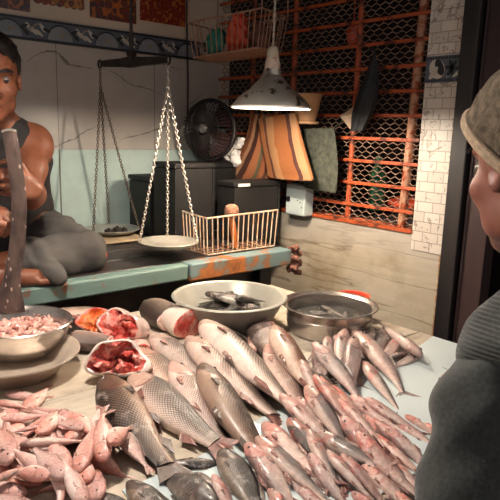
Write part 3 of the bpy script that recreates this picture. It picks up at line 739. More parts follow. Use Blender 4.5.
b3 = plain_box('wooden_box', (1.49, 1.818, ZP), (1.735, 1.93, 1.144), 'black box under the striped bags at the right end of the basket', 'box')
MB().span((1.505, 1.811, 1.126), (1.565, 1.815, 1.138)).build('paper_label', 'plastic_bag', b3, abs_=True)['label'] = 'white paper strip on the lid edge'
# fan
fc = Vector((1.615, 2.16, 1.345)); f = empty('table_fan', (1.56, 2.2, 1.20), 'black table fan with maroon blades and a silver hub in the corner by the tiles', 'fan')
fd = Vector((-.93, -.30, .1)).normalized(); fx = Vector((-fd.y, fd.x, 0)).normalized(); FR = Matrix((fx, Vector((0,0,1)).cross(fx)*-1, Vector((0,0,1)))).transposed()
def fp(a, r, t): return fc+fx*(r*math.cos(a))+Vector((0,0,r*math.sin(a)))+fd*t
RF = .128
for tt, nm in ((.035, 'front_guard'), (-.045, 'rear_guard')):
    mb = MB()
    for k in range(44):
        a = 2*PI*k/44; sgn = 1 if tt > 0 else -1
        mb.tube([fp(a, .03, tt+sgn*.018), fp(a, .09, tt+sgn*.014), fp(a, .118, tt+sgn*.002), fp(a, RF, tt-sgn*.022)], .0022, 5)
    for r, t2 in ((.03, .018), (.085, .0145)): mb.tube([fp(2*PI*k/32, r, tt+(1 if tt > 0 else -1)*t2) for k in range(32)], .002, 5, closed=True)
    mb.build(nm, 'postblack', f, abs_=True)
MB().tube([fp(2*PI*k/48, RF+.002, -.005) for k in range(48)], .009, 8, closed=True).build('guard_rim', 'postblack', f, abs_=True)
for k in range(4):
    a0 = PI/2*k+.3; mb = MB(); rows = []
    for i in range(7):
        r = .025+.095*i/6; rows.append([fp(a0+j*.30-.2*i/6, r, .012-.010*j) for j in range(5)])
    vs = [q for r in rows for q in r]+[q-fd*.003 for r in rows for q in r]; fs = []
    for i in range(6):
        for j in range(4): a = i*5+j; fs += [(a, a+1, a+6, a+5), (a+35, a+40, a+41, a+36)]
    for i in range(6): fs += [(i*5, i*5+5, i*5+40, i*5+35), (i*5+4, i*5+39, i*5+44, i*5+9)]
    for j in range(4): fs += [(j, j+35, j+36, j+1), (30+j, 31+j, 66+j, 65+j)]
    mb.add(vs, fs).build('blade', 'fan_red', f, abs_=True)
MB().rings([[fp(2*PI*k/24, r, t2) for k in range(24)] for r, t2 in ((.001,.056),(.014,.055),(.020,.052),(.020,.046))], cap=(False, True)).build('hub_badge', 'silver', f, abs_=True)
MB().rings([[fp(2*PI*k/20, r, t2) for k in range(20)] for r, t2 in ((.03,-.05),(.045,-.06),(.045,-.10),(.03,-.115))]).build('motor', 'postblack', f, abs_=True)
MB().tube([fc-fd*.075, fc-fd*.075-Vector((0,0,.11))], .013, 10).lathe([(0,1.20),(.075,1.20),(.078,1.206),(.06,1.216),(.02,1.235),(0,1.235)], 28, c=(fc-fd*.075)*1-Vector((0,0,fc.z))).build('stand', 'postblack', f, abs_=True)
# wire basket on the platform
q0, q1, q2, q3 = Vector((1.240, 1.665, 0)), Vector((1.585, 1.665, 0)), Vector((1.60, 1.812, 0)), Vector((1.238, 1.812, 0))
zb0, zb1 = ZP+.004, ZP+.142
k = empty('wire_basket', (1.37, 1.70, ZP), 'white wire basket on the platform edge, open towards the black boxes behind it', 'basket')
c_ = (q0+q1+q2+q3)/4
bot = [c_+(q-c_)*.95+Vector((0,0,zb0)) for q in (q0,q1,q2,q3)]; top = [q+Vector((0,0,zb1+(0.004 if i > 0 else -.004))) for i, q in enumerate((q0,q1,q2,q3))]
o_ = lambda L: [L[3], L[0], L[1]]
MB().tube(o_(top), .0035, 8).build('top_rim', 'wire', k, abs_=True); MB().tube(o_(bot), .003, 8).build('bottom_rim', 'wire', k, abs_=True)
for i, nn in ((0, 14), (3, 7)):
    for j in range(nn+(i == 0)):
        u = j/nn; MB().tube([bot[i].lerp(bot[(i+1) % 4], u), top[i].lerp(top[(i+1) % 4], u)], .0024, 6).build('upright_wire', 'wire', k, abs_=True)
mb = MB()
for j in range(1, 8): mb.tube([bot[0].lerp(bot[1], j/8), bot[3].lerp(bot[2], j/8)], .002, 5)
for j in range(1, 4): mb.tube([bot[0].lerp(bot[3], j/4), bot[1].lerp(bot[2], j/4)], .002, 5)
mb.build('base_grid', 'wire_dark', k, abs_=True)
b = empty('scrubbing_brush', (1.385, 1.70, ZP+.01), 'round brush with an orange handle standing in the white wire basket', 'brush')
MB().tube([(1.395, 1.69, ZP+.012), (1.392, 1.692, ZP+.05), (1.387, 1.70, ZP+.10), (1.384, 1.703, ZP+.125)], [.010, .0135, .012, .009], 12).build('handle', 'handle', b, abs_=True)
MB().lathe([(0,0),(.018,.002),(.026,.014),(.028,.03),(.024,.046),(.012,.054),(0,.055)], 28, c=(1.384, 1.704, ZP+.122)).build('brush_head', 'bristle', b, abs_=True)
tag(sdf_obj(SDF().ell((.905, 1.80, ZP+.02), (.016, .013, .02)), 'red_stopper', 'red_plastic', .003, loc=(.905, 1.80, ZP)), 'small red stopper on the dark planks right of the seller knee', 'stopper')
# knobbly bundle hanging at the beam end, electric box
mb = SDF()
for i in range(9): mb.ell((1.625+.018*math.cos(i*2.1), 1.60+.016*math.sin(i*2.1), .80+.013*i), (.02, .018, .014), k=.006)
tag(sdf_obj(mb, 'cloth_knot', simple('dark mottled rag', '3a2c26', '8a6450', 50, .8) and 'brown_rag', .005, loc=(1.625, 1.60, .80), noise=snoise(120, .005, 11)), 'knotted dark rag tied at the rusty end of the platform beam', 'cloth')
eb = empty('switch_box', (1.80, 1.745, .995), 'pale blue switch box on the low wall beside the grille', 'switch box')
MB().span((1.785, 1.715, .998), (1.842, 1.828, 1.128)).build('casing', 'ebox', eb, abs_=True, bevel=.006, smooth=False)
MB().span((1.778, 1.80, 1.055), (1.786, 1.818, 1.075)).build('toggle', 'postblack', eb, abs_=True, bevel=.001)
for y, z in ((1.755, 1.062), (1.74, 1.055), (1.73, 1.035)): MB().lathe([(0,0),(.0035,0),(.003,.002),(0,.0025)], 10, c=(1.786, y, z), axis=Matrix.Rotation(-PI/2, 3, 'Y')).build('screw', 'postblack', eb, abs_=True)

# ------------------------------------------------------------------ upper hanging basket with bags
A, B = onz(188, 23, 1.765), onz(262, 8, 1.795)
dAB = (B-A); dAB.z = 0; nrm = Vector((dAB.y, -dAB.x, 0)).normalized()
if nrm.x < 0: nrm = -nrm
top = [A, B, B+nrm*.20, A+nrm*.20]
dn = Vector((0,0,-.135)); cen = sum(top, Vector())/4
bot = [cen+(q-cen)*.88+dn for q in top]
ub = empty('hanging_basket', cen+dn, 'rusty wire basket of plastic bags hung high in the corner', 'basket')
MB().tube(top, .004, 8, closed=True).build('top_rim', 'wire_dark', ub, abs_=True); MB().tube(bot, .004, 8, closed=True).build('bottom_rim', 'wire_dark', ub, abs_=True)
mb = MB().span((0,0,0),(.001,.001,.001)) if False else MB()
mb.add([q+Vector((0,0,.002)) for q in bot]+[q-Vector((0,0,.004)) for q in bot], [(0,1,2,3),(7,6,5,4),(0,4,5,1),(1,5,6,2),(2,6,7,3),(3,7,4,0)]).build('base', 'wire_dark', ub, abs_=True, smooth=False)
for i, nn in ((0, 13), (1, 7), (2, 13), (3, 7)):
    for j in range(nn): MB().tube([bot[i].lerp(bot[(i+1) % 4], j/nn), top[i].lerp(top[(i+1) % 4], j/nn)], .0021, 6).build('upright_wire', 'wire_dark', ub, abs_=True)
for q in (top[1], top[2], top[0], top[3]): MB().tube([q, q.lerp(cen, .15)+Vector((0,0,2.45-q.z))], .003, 6).build('hanger', 'wire_dark', ub, abs_=True)
def bagblob(c, r, mat, label, seed, nm='plastic_bag', amp=.011, fr=70):
    sd = SDF().ell(c, r, k=.02).ell((c[0]+r[0]*.2, c[1], c[2]+r[2]*.8), (r[0]*.5, r[1]*.5, r[2]*.5), k=.03)
    return tag(sdf_obj(sd, nm, mat, .006, loc=(c[0], c[1], c[2]-r[2]), noise=snoise(fr, amp, seed)), label, 'bag')
ip = lambda u, v: bot[0]+(bot[1]-bot[0])*u+(bot[3]-bot[0])*v
q = ip(.20, .4); bagblob((q.x, q.y, q.z+.055), (.038, .042, .05), 'green_bag', 'green net bag at the left end of the hanging basket', 3)
q = ip(.54, .4); bagblob((q.x, q.y, q.z+.07), (.042, .05, .065), 'orange_bag', 'bright orange plastic bag in the middle of the hanging basket', 5)
q = ip(.84, .5); bagblob((q.x, q.y, q.z+.05), (.038, .04, .045), 'brown_rag', 'dull brown bundle at the right end of the hanging basket', 6, 'cloth_bundle')
q = ip(.36, .45); bagblob((q.x, q.y, q.z+.028), (.026, .03, .024), 'umb_pale', 'small pale cloth between the green and orange bags', 7, 'cloth_bundle')

# ------------------------------------------------------------------ cloth bags and things hung on the grille
def cloth_bag(cols_px, X, th, mat, label, folds, seed, name='striped_bag', cat='bag', n=56):
    """cols_px: (y_left, y_right) outline from the top down, given as four pixels rows of left/right edges in the plane X"""
    rg = random.Random(seed); rings = []; us = []
    rows = 16; Ls = spline([onx(a[0], a[1], X) for a, b in cols_px], 6); Rs = spline([onx(b[0], b[1], X) for a, b in cols_px], 6)
    N = len(Ls)
    for i in range(N):
        l, r = Ls[i], Rs[i]; c = (l+r)/2; hw = (l-r)/2; t = i/(N-1); tk = th*(.35+.65*math.sin(PI*min(t*1.1, .8))); 
        ring = []
        for k in range(n):
            a = 2*PI*k/n; fold = 1+.22*t*math.sin(folds*a+seed)+.10*math.sin(2*folds*a+seed*2+t*3)
            ca, sa = math.cos(a), math.sin(a); ca = math.copysign(abs(ca)**.8, ca)
            ring.append(c+hw*ca+Vector((-1, 0, 0))*(tk*sa*fold))
        rings.append(ring)
    bt = rings[-1]; cc = sum(bt, Vector())/n
    rings.append([cc+(q-cc)*.5-Vector((0,0,.004)) for q in bt])
    mb = MB().rings(rings); M_ = len(rings)
    mb.uv = [(abs(((k/n)*2) % 2-1)*.98+.01, i/M_) for i in range(M_) for k in range(n)]
    root = empty(name, (X, cc.y, min(p.z for p in bt)), label, cat)
    mb.build('body', mat, root, abs_=True, angle=70)
    return root, Ls[0], Rs[0]
r1, a, b = cloth_bag([((251,114),(272,115)), ((248,134),(272,140)), ((241,151),(272,160)), ((230,166),(270,175)), ((220,177),(266,182)), ((222,183),(258,186)), ((234,187),(248,188))], 1.765, .040, 'stripe1', 'striped rust and olive cloth bag bulging to the left below the lamp', 5, 1.0)
h_ = [(a+b)/2, (a+b)/2+Vector((.03, .01, .10)), Vector((1.80, ((a+b)/2).y+.01, bar_z(5)+.012)), Vector((1.85, ((a+b)/2).y+.01, bar_z(5)+.010))]
MB().tube(spline(h_, 5), .005, 6).build('strap', 'stripe1', r1, abs_=True)
r2, a, b = cloth_bag([((258,119),(296,113)), ((262,140),(302,138)), ((266,160),(308,160)), ((268,174),(313,177)), ((271,178),(312,181))], 1.70, .026, 'stripe2', 'broad striped orange and cream cloth bag hanging right below the lamp', 3, 2.4)
h_ = [(a+b)/2, (a+b)/2+Vector((.04, .01, .08)), Vector((1.82, ((a+b)/2).y, bar_z(4)+.03)), Vector((1.85, ((a+b)/2).y, bar_z(4)+.012))]
MB().tube(spline(h_, 5), .005, 6).build('strap', 'stripe2', r2, abs_=True)
wb = onx(228, 160, 1.70)
sd = SDF()
for px, r in (((240,142),.020),((235,151),.026),((228,160),.028),((221,169),.024),((217,176),.018),((236,160),.026)):
    q = onx(px[0], px[1], 1.72); sd.ell(q, (r*.8, r, r*1.1), k=.012)
tag(sdf_obj(sd, 'plastic_bag', 'plastic_bag', .0045, loc=tuple(onx(221, 182, 1.72)), noise=snoise(120, .009, 21)), 'crumpled white plastic bag stuffed behind the rust striped bag', 'bag')
r3, a, b = cloth_bag([((302,129),(334,128)), ((303,150),(337,150)), ((302,170),(338,172)), ((304,187),(336,193))], 1.79, .014, 'greycloth', 'grey green printed cloth hung on the grille right of the bags', 4, 3.3, 'hanging_cloth', 'cloth')
for q in (a, b): MB().tube([q, q+Vector((.05, 0, .03))], .003, 6).build('tie', 'greycloth', r3, abs_=True)
# tan pot on the grille
pc = onx(306, 121, 1.765); tp = empty('clay_pot', pc, 'small tan clay pot hung on the grille behind the lamp', 'pot')
MB().lathe([(0,0),(.036,0),(.040,.004),(.046,.03),(.052,.062),(.058,.094),(.062,.098),(.062,.106),(.057,.106),(.048,.06),(.038,.012),(0,.010)], 36, c=pc).build('body', 'tan_pot', tp, abs_=True)
MB().lathe([(.0,-.012),(.050,-.012),(.054,-.008),(.052,-.002),(.03,0),(0,0)], 36, c=pc).build('saucer', 'tan_pot', tp, abs_=True)
MB().tube([pc+Vector((.06,0,.10)), pc+Vector((.085,0,.10))], .004, 6).build('hook', 'wire_dark', tp, abs_=True)
# folded black umbrella with pale canvas flap
um = empty('umbrella', onx(352, 133, 1.80), 'folded black umbrella hung upright on the grille with a pale canvas tip', 'umbrella')
ax_ = [onx(374, 60, 1.80), onx(371, 80, 1.795), onx(365, 105, 1.79), onx(357, 131, 1.795)]; P_ = spline(ax_, 6); rings = []
for i, c in enumerate(P_):
    t = i/(len(P_)-1); R0 = .016+.026*sm(t*1.6)-.012*sm((t-.75)*4)
    rings.append([c+Vector((-1,0,0))*(R0*.6*math.sin(a)*(1+.2*math.sin(5*a)))+Vector((0,1,0))*(R0*math.cos(a)*(1+.15*math.sin(5*a+1))) for a in [2*PI*k/30 for k in range(30)]])
MB().rings(rings).build('canopy', 'umb', um, abs_=True)
MB().tube([ax_[0], onx(375, 52, 1.80), onx(373, 47, 1.81), onx(370, 50, 1.82)], .005, 8).build('hook_handle', 'umb', um, abs_=True)
F1, F2, F3, F4 = onx(362,100,1.785), onx(339,116,1.785), onx(352,132,1.785), onx(360,128,1.785)
mb = MB(); qs = [F1, F2, F3, F4]; mb.add([q for q in qs]+[q+Vector((.012,0,0)) for q in qs], [(0,1,2,3),(7,6,5,4),(0,4,5,1),(1,5,6,2),(2,6,7,3),(3,7,4,0)])
mb.build('canvas_flap', 'umb_pale', um, abs_=True, bevel=.004)['label'] = 'pale canvas flap'

# ------------------------------------------------------------------ people
def V3(*a): return Vector(a)
def basis(f, u=(0,0,1)):
    f = Vector(f).normalized(); l = Vector(u).cross(f).normalized(); u = f.cross(l); return f, l, u
def rot_of(f, l, u): return [[f[i], l[i], u[i]] for i in range(3)]
def add_head(sd, c, f, l, u, k=1.0):
    R3 = rot_of(f, l, u); P = lambda a, b, d: c+(f*a+l*b+u*d)*k
    E_ = lambda a, b, d, r, kk=.012, sub=False: sd.ell(P(a,b,d), [x*k for x in r], R3, kk, sub)
    E_(-.014, 0, .030, (.096,.076,.088), .02); E_(.026, 0, -.045, (.062,.056,.072), .03); E_(.058, 0, -.100, (.022,.026,.018), .02)
    for s in (-1, 1):
        E_(.052, s*.040, -.026, (.028,.024,.022), .02); E_(.018, s*.046, -.072, (.032,.016,.024), .025)
        E_(-.010, s*.079, -.008, (.019,.008,.031), .006); E_(-.006, s*.083, -.006, (.010,.006,.018), .004, True)
    E_(.076, 0, .030, (.018,.048,.011), .014)
    for s in (-1, 1): E_(.094, s*.031, .006, (.015,.017,.009), .008, True)
    sd.cap(P(.083,0,.012), P(.108,0,-.030), .009*k, .0125*k, .008)
    for s in (-1, 1): E_(.094, s*.013, -.034, (.010,.008,.008), .006)
    E_(.088, 0, -.062, (.012,.022,.0055), .004); E_(.086, 0, -.074, (.012,.020,.0065), .004)
    return P
def add_hand(sd, wrist, d, nrm, side, curl=(.5,.6,.5), k=1.0, thumb_up=True):
    """d: direction of the fingers, nrm: towards the back of the hand, side: towards the thumb"""
    d, nrm, side = Vector(d).normalized(), Vector(nrm).normalized(), Vector(side).normalized()
    pc = wrist+d*.085*k
    for j, o in enumerate((.028, .010, -.010, -.027)):
        kn = wrist+d*(.088-.004*abs(j-1))*k+side*o*k
        sd.cap(wrist+d*.012*k+side*o*.6*k, kn, .016*k, .0125*k, .010)
        a = 0; p = kn; L = (.040, .046, .043, .033)[j]; dd = d
        for s_, c_ in enumerate(curl):
            a += c_*(1+.06*j); dd = d*math.cos(a)-nrm*math.sin(a); q = p+dd*L*k; sd.cap(p, q, (.0095,.0088,.0078)[s_]*k, (.0088,.0078,.0068)[s_]*k, .003); p = q; L *= .68
    b = wrist+d*.028*k+side*.026*k; t1 = b+(d*.6+side*.75-nrm*.25).normalized()*.040*k; t2 = t1+(d*.9+side*.1-nrm*.45).normalized()*.032*k; t3 = t2+(d*.7-side*.2-nrm*.6).normalized()*.024*k
    sd.cap(wrist+d*.015*k+side*.010*k, b, .016*k, .014*k, .01).chain([b, t1, t2, t3], [.0135*k, .0105*k, .0095*k, .0075*k], .005)
def eyes(P, k, root, l, f):
    for s in (-1, 1):
        e = MB(); c = P(.0745, s*.031, .006); 
        e.lathe([(.0105*k*math.sin(PI*i/10), -.0105*k*math.cos(PI*i/10)) for i in range(11)], 14, c=c).build('eye', 'white', root, abs_=True)
        q = c+f*.0070*k-V3(0,0,.002)
        MB().lathe([(.0055*k*math.sin(PI*i/8), -.0055*k*math.cos(PI*i/8)) for i in range(9)], 12, c=q).build('pupil', 'pupil', root, abs_=True)
        MB().tube([P(.093, s*.012, .030), P(.094, s*.030, .036), P(.080, s*.050, .030)], [.004*k, .005*k, .003*k], 6).build('eyebrow', 'hair', root, abs_=True)

# --- the seller, cross-legged on the platform
hc = ony(-9, 77, 1.84); f, l, u = basis((-.20, -.97, -.22))
sd = SDF(); P = add_head(sd, hc, f, l, u, 1.0)
neck = V3(.625, 1.945, 1.335); chest = V3(.645, 1.985, 1.23); belly = V3(.665, 2.04, 1.08); pelvis = V3(.67, 2.07, .985)
sL, sR = V3(.735, 1.935, 1.290), V3(.470, 1.985, 1.300)
eL_, eR_ = ony(30, 196, 1.76), V3(.36, 1.84, 1.09)
wL, wR = V3(.600, 1.590, 1.175), V3(.43, 1.60, 1.13)
lx = V3(.97, -.22, 0)
sd.cap(hc-u*.075-f*.03, neck, .050, .056, .03).cap(neck, chest, .062, .09, .04)
for s in (-1, 1): sd.cap(chest+lx*.055*s, belly+lx*.045*s, .095, .090, .05).cap(belly+lx*.045*s, pelvis+lx*.065*s, .090, .10, .05)
sd.cap(neck-u*.01, sL, .040, .050, .05).cap(neck-u*.01, sR, .040, .050, .05)
sd.ell(sL-V3(0,0,.012), (.052,.054,.058), k=.04).ell(sR-V3(0,0,.012), (.056,.058,.062), k=.04)
for a, b, c in ((sL, eL_, wL), (sR, eR_, wR)):
    m = a.lerp(b, .5); sd.chain([a, m, b], [.047, .043, .036], .03); m2 = b.lerp(c, .3); sd.chain([b, m2, c], [.038, .039, .026], .02)
hd = (ony(2, 180, 1.50)-wL); add_hand(sd, wL, hd, V3(.15, -1, .1), V3(0, 0, 1), (.35, .7, .6), .98)
add_hand(sd, wR, V3(.55, -.6, -.1), V3(.3, -.6, .8), V3(.8, .5, .2), (.5, .7, .6), .98)
hL, hR = V3(.755, 2.055, .985), V3(.575, 2.085, .985)
kL, kR = V3(.815, 1.735, .952), V3(.285, 1.80, .970)
aL, aR = V3(.505, 1.735, .945), V3(.520, 1.645, .938)
for h_, k_, a_ in ((hL, kL, aL), (hR, kR, aR)):
    sd.chain([h_, h_.lerp(k_, .5), k_], [.085, .072, .056], .04); sd.chain([k_, k_.lerp(a_, .35), a_], [.054, .047, .032], .03)
def foot(sd, an, d, up):
    d = Vector(d).normalized(); up = Vector(up); sd.cap(an-d*.035-up*.008, an+d*.09-up*.018, .030, .026, .02); s_ = d.cross(up).normalized()
    for j in range(5):
        o = (.026, .012, .0, -.011, -.021)[j]; b = an+d*.10+s_*o-up*.018; sd.cap(b, b+d*(.038-.005*j), (.012,.0095,.009,.0085,.008)[j], (.010,.008,.0075,.007,.0065)[j], .004)
foot(sd, aR, (1, -.22, -.02), (0, -.25, .95)); foot(sd, aL, (-.9, .35, -.05), (0, .2, .95))
root = V3(.64, 1.95, ZP)
man = sdf_obj(sd, 'person', 'skin', .0048, loc=root)
tag(man, 'seated man in a black vest and grey trousers, cross-legged at the tall blade', 'person')
sd = SDF(); R3 = rot_of(f, l, u)
sd.ell(P(-.022, 0, .040), (.098,.084,.094), R3).ell(P(-.05, 0, .0), (.070,.081,.085), R3).ell(P(.05, -.01, .095), (.045,.055,.025), R3, .02).cut(P(.058, 0, .060), (f*.75-u*.62), .012)
sdf_obj(sd, 'hair', 'hair', .005, man, noise=snoise(150, .004, 5))
eyes(P, 1.0, man, l, f)
sd = SDF().cap(neck-V3(0,0,.03), chest, .060, .092, .04)
for s in (-1, 1): sd.cap(chest+lx*.055*s, belly+lx*.045*s, .097, .092, .05).cap(belly+lx*.045*s, pelvis+lx*.055*s, .092, .096, .05)
sd.cap(pelvis+V3(0,0,.05)-lx*.06, pelvis+V3(0,0,.05)+lx*.06, .096, .096, .04)
fwd_ = V3(-.22, -.97, 0)
for q in (sL, sR): sd.cap(neck-V3(0,0,.015), neck.lerp(q, .60)-V3(0,0,.012), .046, .050, .05)
sd.ell(neck+fwd_*.05+V3(0,0,.035), (.046,.05,.055), k=.012, sub=True)
sdf_obj(sd, 'vest', 'tank', .005, man, grow=.0075, noise=snoise(40, .003, 6))
sd = SDF()
for s in (-1, 1): sd.cap(pelvis+V3(0,0,.055)+lx*.05*s, pelvis+lx*.065*s, .092, .103, .05)
for h_, k_, a_ in ((hL, kL, aL), (hR, kR, aR)):
    sd.chain([h_, h_.lerp(k_, .5), k_], [.086, .074, .056], .04); sd.chain([k_, k_.lerp(a_, .30), k_.lerp(a_, .60)], [.056, .056, .054], .03)
cf = onz(58, 277, .925); sd.cap(kL.lerp(aL, .5)+V3(0,-.02,-.01), cf, .042, .016, .03)
wr = snoise(24, .006, 12); wr2 = snoise(85, .0014, 13)
def creases(X, Y, Z):
    d_ = np.sqrt((X-kL.x)**2+(Y-kL.y)**2+((Z-kL.z)*.6)**2); return wr(X, Y, Z*1.8)+wr2(X, Y, Z)+.0042*np.sin(88*d_+5*np.sin(22*X+9*Z))*np.exp(-((d_-.16)/.09)**2)
sdf_obj(sd, 'trousers', 'trouser', .0055, man, grow=.006, noise=creases)

# --- the buyer at the right edge, stooping over the table
f, l, u = basis((.38, .92, -.20)); R3 = rot_of(f, l, u)
hc = dep(540, 166, .80)
sd = SDF(); P = add_head(sd, hc, f, l, u, 1.02)
nb = hc-u*.17-f*.07; hip = V3(.97, .02, .83); f, l, u = basis((-.17, .98, -.0)); sl = dep(507, 360, .76); cw = l*-1
sr = nb*2-sl; sr.z = sl.z
sd.cap(P(-.03, 0, -.07), nb, .054, .060, .03)
mid = nb.lerp(hip, .5)
for s in (-1, 1): sd.cap(nb+l*.06*s-V3(0,0,.06), mid+l*.06*s, .08, .085, .06).cap(mid+l*.06*s, hip+l*.07*s, .085, .10, .06)
sd.cap(nb, sl, .05, .04, .04).cap(nb, sr, .05, .04, .04)
el = [dep(492, 374, .745), dep(472, 414, .73), dep(467, 445, .725), dep(463, 500, .715), dep(463, 560, .71)]
wl = el[-1]+V3(.03, .02, -.17)
sd.chain(el+[wl], [.036, .036, .030, .034, .034, .026], .02); add_hand(sd, wl, V3(.1, .05, -1), -cw*1.0+V3(-.1,0,0), V3(0, 1, 0), (.25, .35, .3), 1.0)
er = sr+V3(.09, -.02, -.27); wrr = er+V3(-.02, .10, -.20)
sd.chain([sr, er, wrr], [.05, .042, .028], .02); add_hand(sd, wrr, V3(0, .15, -1), V3(1, 0, 0), V3(0, 1, 0), (.25, .35, .3), 1.0)
fl, fr_ = V3(.86, .06, .06), V3(1.06, .02, .06)
for s, ft in ((1, fl), (-1, fr_)):
    h_ = hip+l*.085*s; kn = (h_+ft)/2+V3(-.01, .04, 0); sd.chain([h_, kn, ft], [.09, .058, .040], .03); sd.cap(ft-V3(0,.03,.02), ft+V3(-.02,.15,-.035), .036, .024, .02)
cust = sdf_obj(sd, 'person', 'skin2', .0052, loc=(.95, .08, 0))
tag(cust, 'person in a fuzzy knit cap and dark grey jersey stooping at the table edge', 'person')
f, l, u = basis((.38, .92, -.20)); R3 = rot_of(f, l, u)
eyes(P, 1.02, cust, l, f)
sd = SDF().ell(P(-.018, 0, .046), (.118,.096,.104), R3).ell(P(-.07, 0, .0), (.070,.088,.090), R3, .03).cut(P(.0, 0, .020), (f*.62-u*.78), .006)
sdf_obj(sd, 'knit_cap', 'cap', .0045, cust, noise=snoise(120, .0016, 5))
rp = []
for kk in range(48):
    a = 2*PI*kk/48; q = P(.0, 0, .0)+f*(.117*math.cos(a)-.022)+l*(.099*math.sin(a)); 
    # onto the cap's lower plane
    n_ = (f*.62-u*.78); p0 = P(.0, 0, .022); q = q-u*((q-p0).dot(n_)/u.dot(n_)); rp.append(q)
MB().tube(rp, .0075, 8, closed=True).build('cap_rim', 'cap_rim', cust, abs_=True)
sd = SDF().ell(P(-.06, 0, -.045), (.055,.074,.050), R3)
sdf_obj(sd, 'hair', 'hair', .006, cust, noise=snoise(150, .003, 7))
f, l, u = basis((-.17, .98, 0))
sd = SDF()
for s in (-1, 1): sd.cap(nb+l*.05*s-V3(0,0,.055), mid+l*.06*s, .085, .09, .06).cap(mid+l*.06*s, hip+l*.065*s, .09, .105, .06)
for s in (-1, 1): sd.cap(nb+l*.03*s-V3(0,0,.02), mid+l*.05*s, .078, .09, .05)
sd.cap(nb-u*.012, sl, .052, .047, .03).cap(nb-u*.012, sr, .052, .047, .03).cap(sl, mid+l*.05, .047, .07, .05)
wr3 = snoise(38, .005, 22)
sdf_obj(sd, 'jersey', 'sweater_rib', .0052, cust, grow=.004, noise=wr3)
wr4 = snoise(45, .0042, 23)
for nm, ch, rs in (('sleeve', el+[wl+V3(0,0,.02)], [.047, .050, .043, .055, .058, .040]), ('sleeve', [sr, er, wrr], [.058, .056, .036])):
    sdf_obj(SDF().chain(ch, rs, .012), nm, 'sweater', .0052, cust, noise=wr4)['label'] = 'plain dark grey sleeve'
sd = SDF().cap(hip+l*.065+V3(0,0,.04), hip-l*.065+V3(0,0,.04), .105, .105, .05)
for s, ft in ((1, fl), (-1, fr_)):
    h_ = hip+l*.085*s; kn = (h_+ft)/2+V3(-.01, .04, 0); sd.chain([h_, kn, ft], [.10, .070, .055], .03)
sdf_obj(sd, 'trousers', 'trouser', .008, cust, grow=.004, noise=snoise(40, .006, 30))

# --- the upright cutting blade and the heap of scraps at its foot
bl = empty('cutting_blade', (.53, 1.49, ZT), 'tall upright iron fish-cutting blade flecked with scales in front of the seated man', 'blade')
pth = spline([ony(9, 131, 1.475), ony(14, 160, 1.47), ony(19, 200, 1.47), ony(17, 245, 1.475), ony(11, 285, 1.48), ony(10, 312, 1.48)], 7); rings = []
rt = V3(.80, -.60, 0)
for i, c in enumerate(pth):
    t = i/(len(pth)-1); w_ = .017+.004*t+.016*sm((t-.72)/.28); th = .0035
    bk = V3(.6, .8, 0)
    rings.append([c+rt*w_+bk*.001, c+rt*w_*.5-bk*th, c-rt*w_*.5-bk*th, c-rt*w_, c-rt*w_*.5+bk*th, c+rt*w_*.5+bk*th])
MB().rings(rings).build('blade', 'cutblade', bl, abs_=True, angle=25)
MB().tube([pth[0]-rt*.017+V3(0,0,-.002), pth[0]+V3(0,0,.004), pth[0]+rt*.017], .004, 8).build('tip_highlight', 'steel', bl, abs_=True)['label'] = 'bright strip standing for the highlight on the blade tip'  # highlight at the blade's top edge, modelled as a bright steel strip
MB().box((.52, 1.465, ZT+.018), (.34, .07, .034), Matrix.Rotation(.1, 3, 'Z')).build('base_plank', 'blackwood', bl, abs_=True, bevel=.005)
mb = MB(); rg = random.Random(5)
for i in range(150):
    c = V3(.515+rg.gauss(0, .05), 1.435+rg.gauss(0, .022), ZT+.036+abs(rg.gauss(0, .012)))
    a, b_, e_ = rg.uniform(0, 6.3), rg.uniform(.006, .016), rg.uniform(.003, .006)
    d = V3(math.cos(a), math.sin(a), rg.uniform(-.2, .5)).normalized(); pts = [c-d*b_, c+V3(0,0,e_*.6), c+d*b_]
    mb.tube(pts, [e_*.4, e_, e_*.5], 6)
tag(mb.build('fish_scraps', 'scraps', abs_=True, loc=(.50, 1.425, ZT)), 'heap of pink fish scraps at the foot of the upright blade', 'scraps', kind='stuff')

# ------------------------------------------------------------------ bowls
def vessel(name, c, prof, mat, label, cat, n=64, parts=None):
    o = MB().lathe(prof, n).build(name, mat, loc=tuple(c), angle=50)
    return tag(o, label, cat)
BAS = V3(1.030, 1.268, ZT)
ba = vessel('basin', BAS, [(0,.004),(.100,.004),(.108,.010),(.135,.048),(.152,.082),(.156,.086),(.163,.086),(.166,.083),(.164,.080),(.157,.079),(.142,.048),(.115,.004),(.108,0),(0,0)], 'enamel', 'wide pale metal basin of small black catfish at the back of the table', 'basin')
POT = V3(1.220, 1.055, ZT)
po = vessel('steel_pot', POT, [(0,.003),(.104,.003),(.112,.008),(.117,.03),(.118,.072),(.126,.078),(.134,.080),(.136,.078),(.134,.0755),(.126,.074),(.1205,.070),(.1195,.03),(.115,.004),(.106,0),(0,0)], 'steel', 'shiny stainless steel pot with a rolled rim and dark fish in water', 'pot')
MB().lathe([(.1200,.046),(.1208,.047),(.1208,.049),(.1200,.050)], 64).build('rim_line', 'steel', po)
tag(MB().lathe([(0,.0),(.1160,.0),(.1160,-.030),(0,-.030)], 48).build('water', 'water', loc=(POT.x, POT.y, ZT+.040)), 'murky water lying in the stainless steel pot', 'water', kind='stuff')
RB = onz(361, 318, ZT)
rb = vessel('plastic_bowl', (1.383, 1.105, ZT), [(0,.004),(.030,.004),(.044,.04),(.049,.064),(.053,.066),(.052,.062),(.048,.05),(.036,0),(0,0)], 'red_plastic', 'small red plastic bowl tucked behind the stainless steel pot', 'bowl')
DI = onz(13, 353, ZT+.045); DI.z = ZT
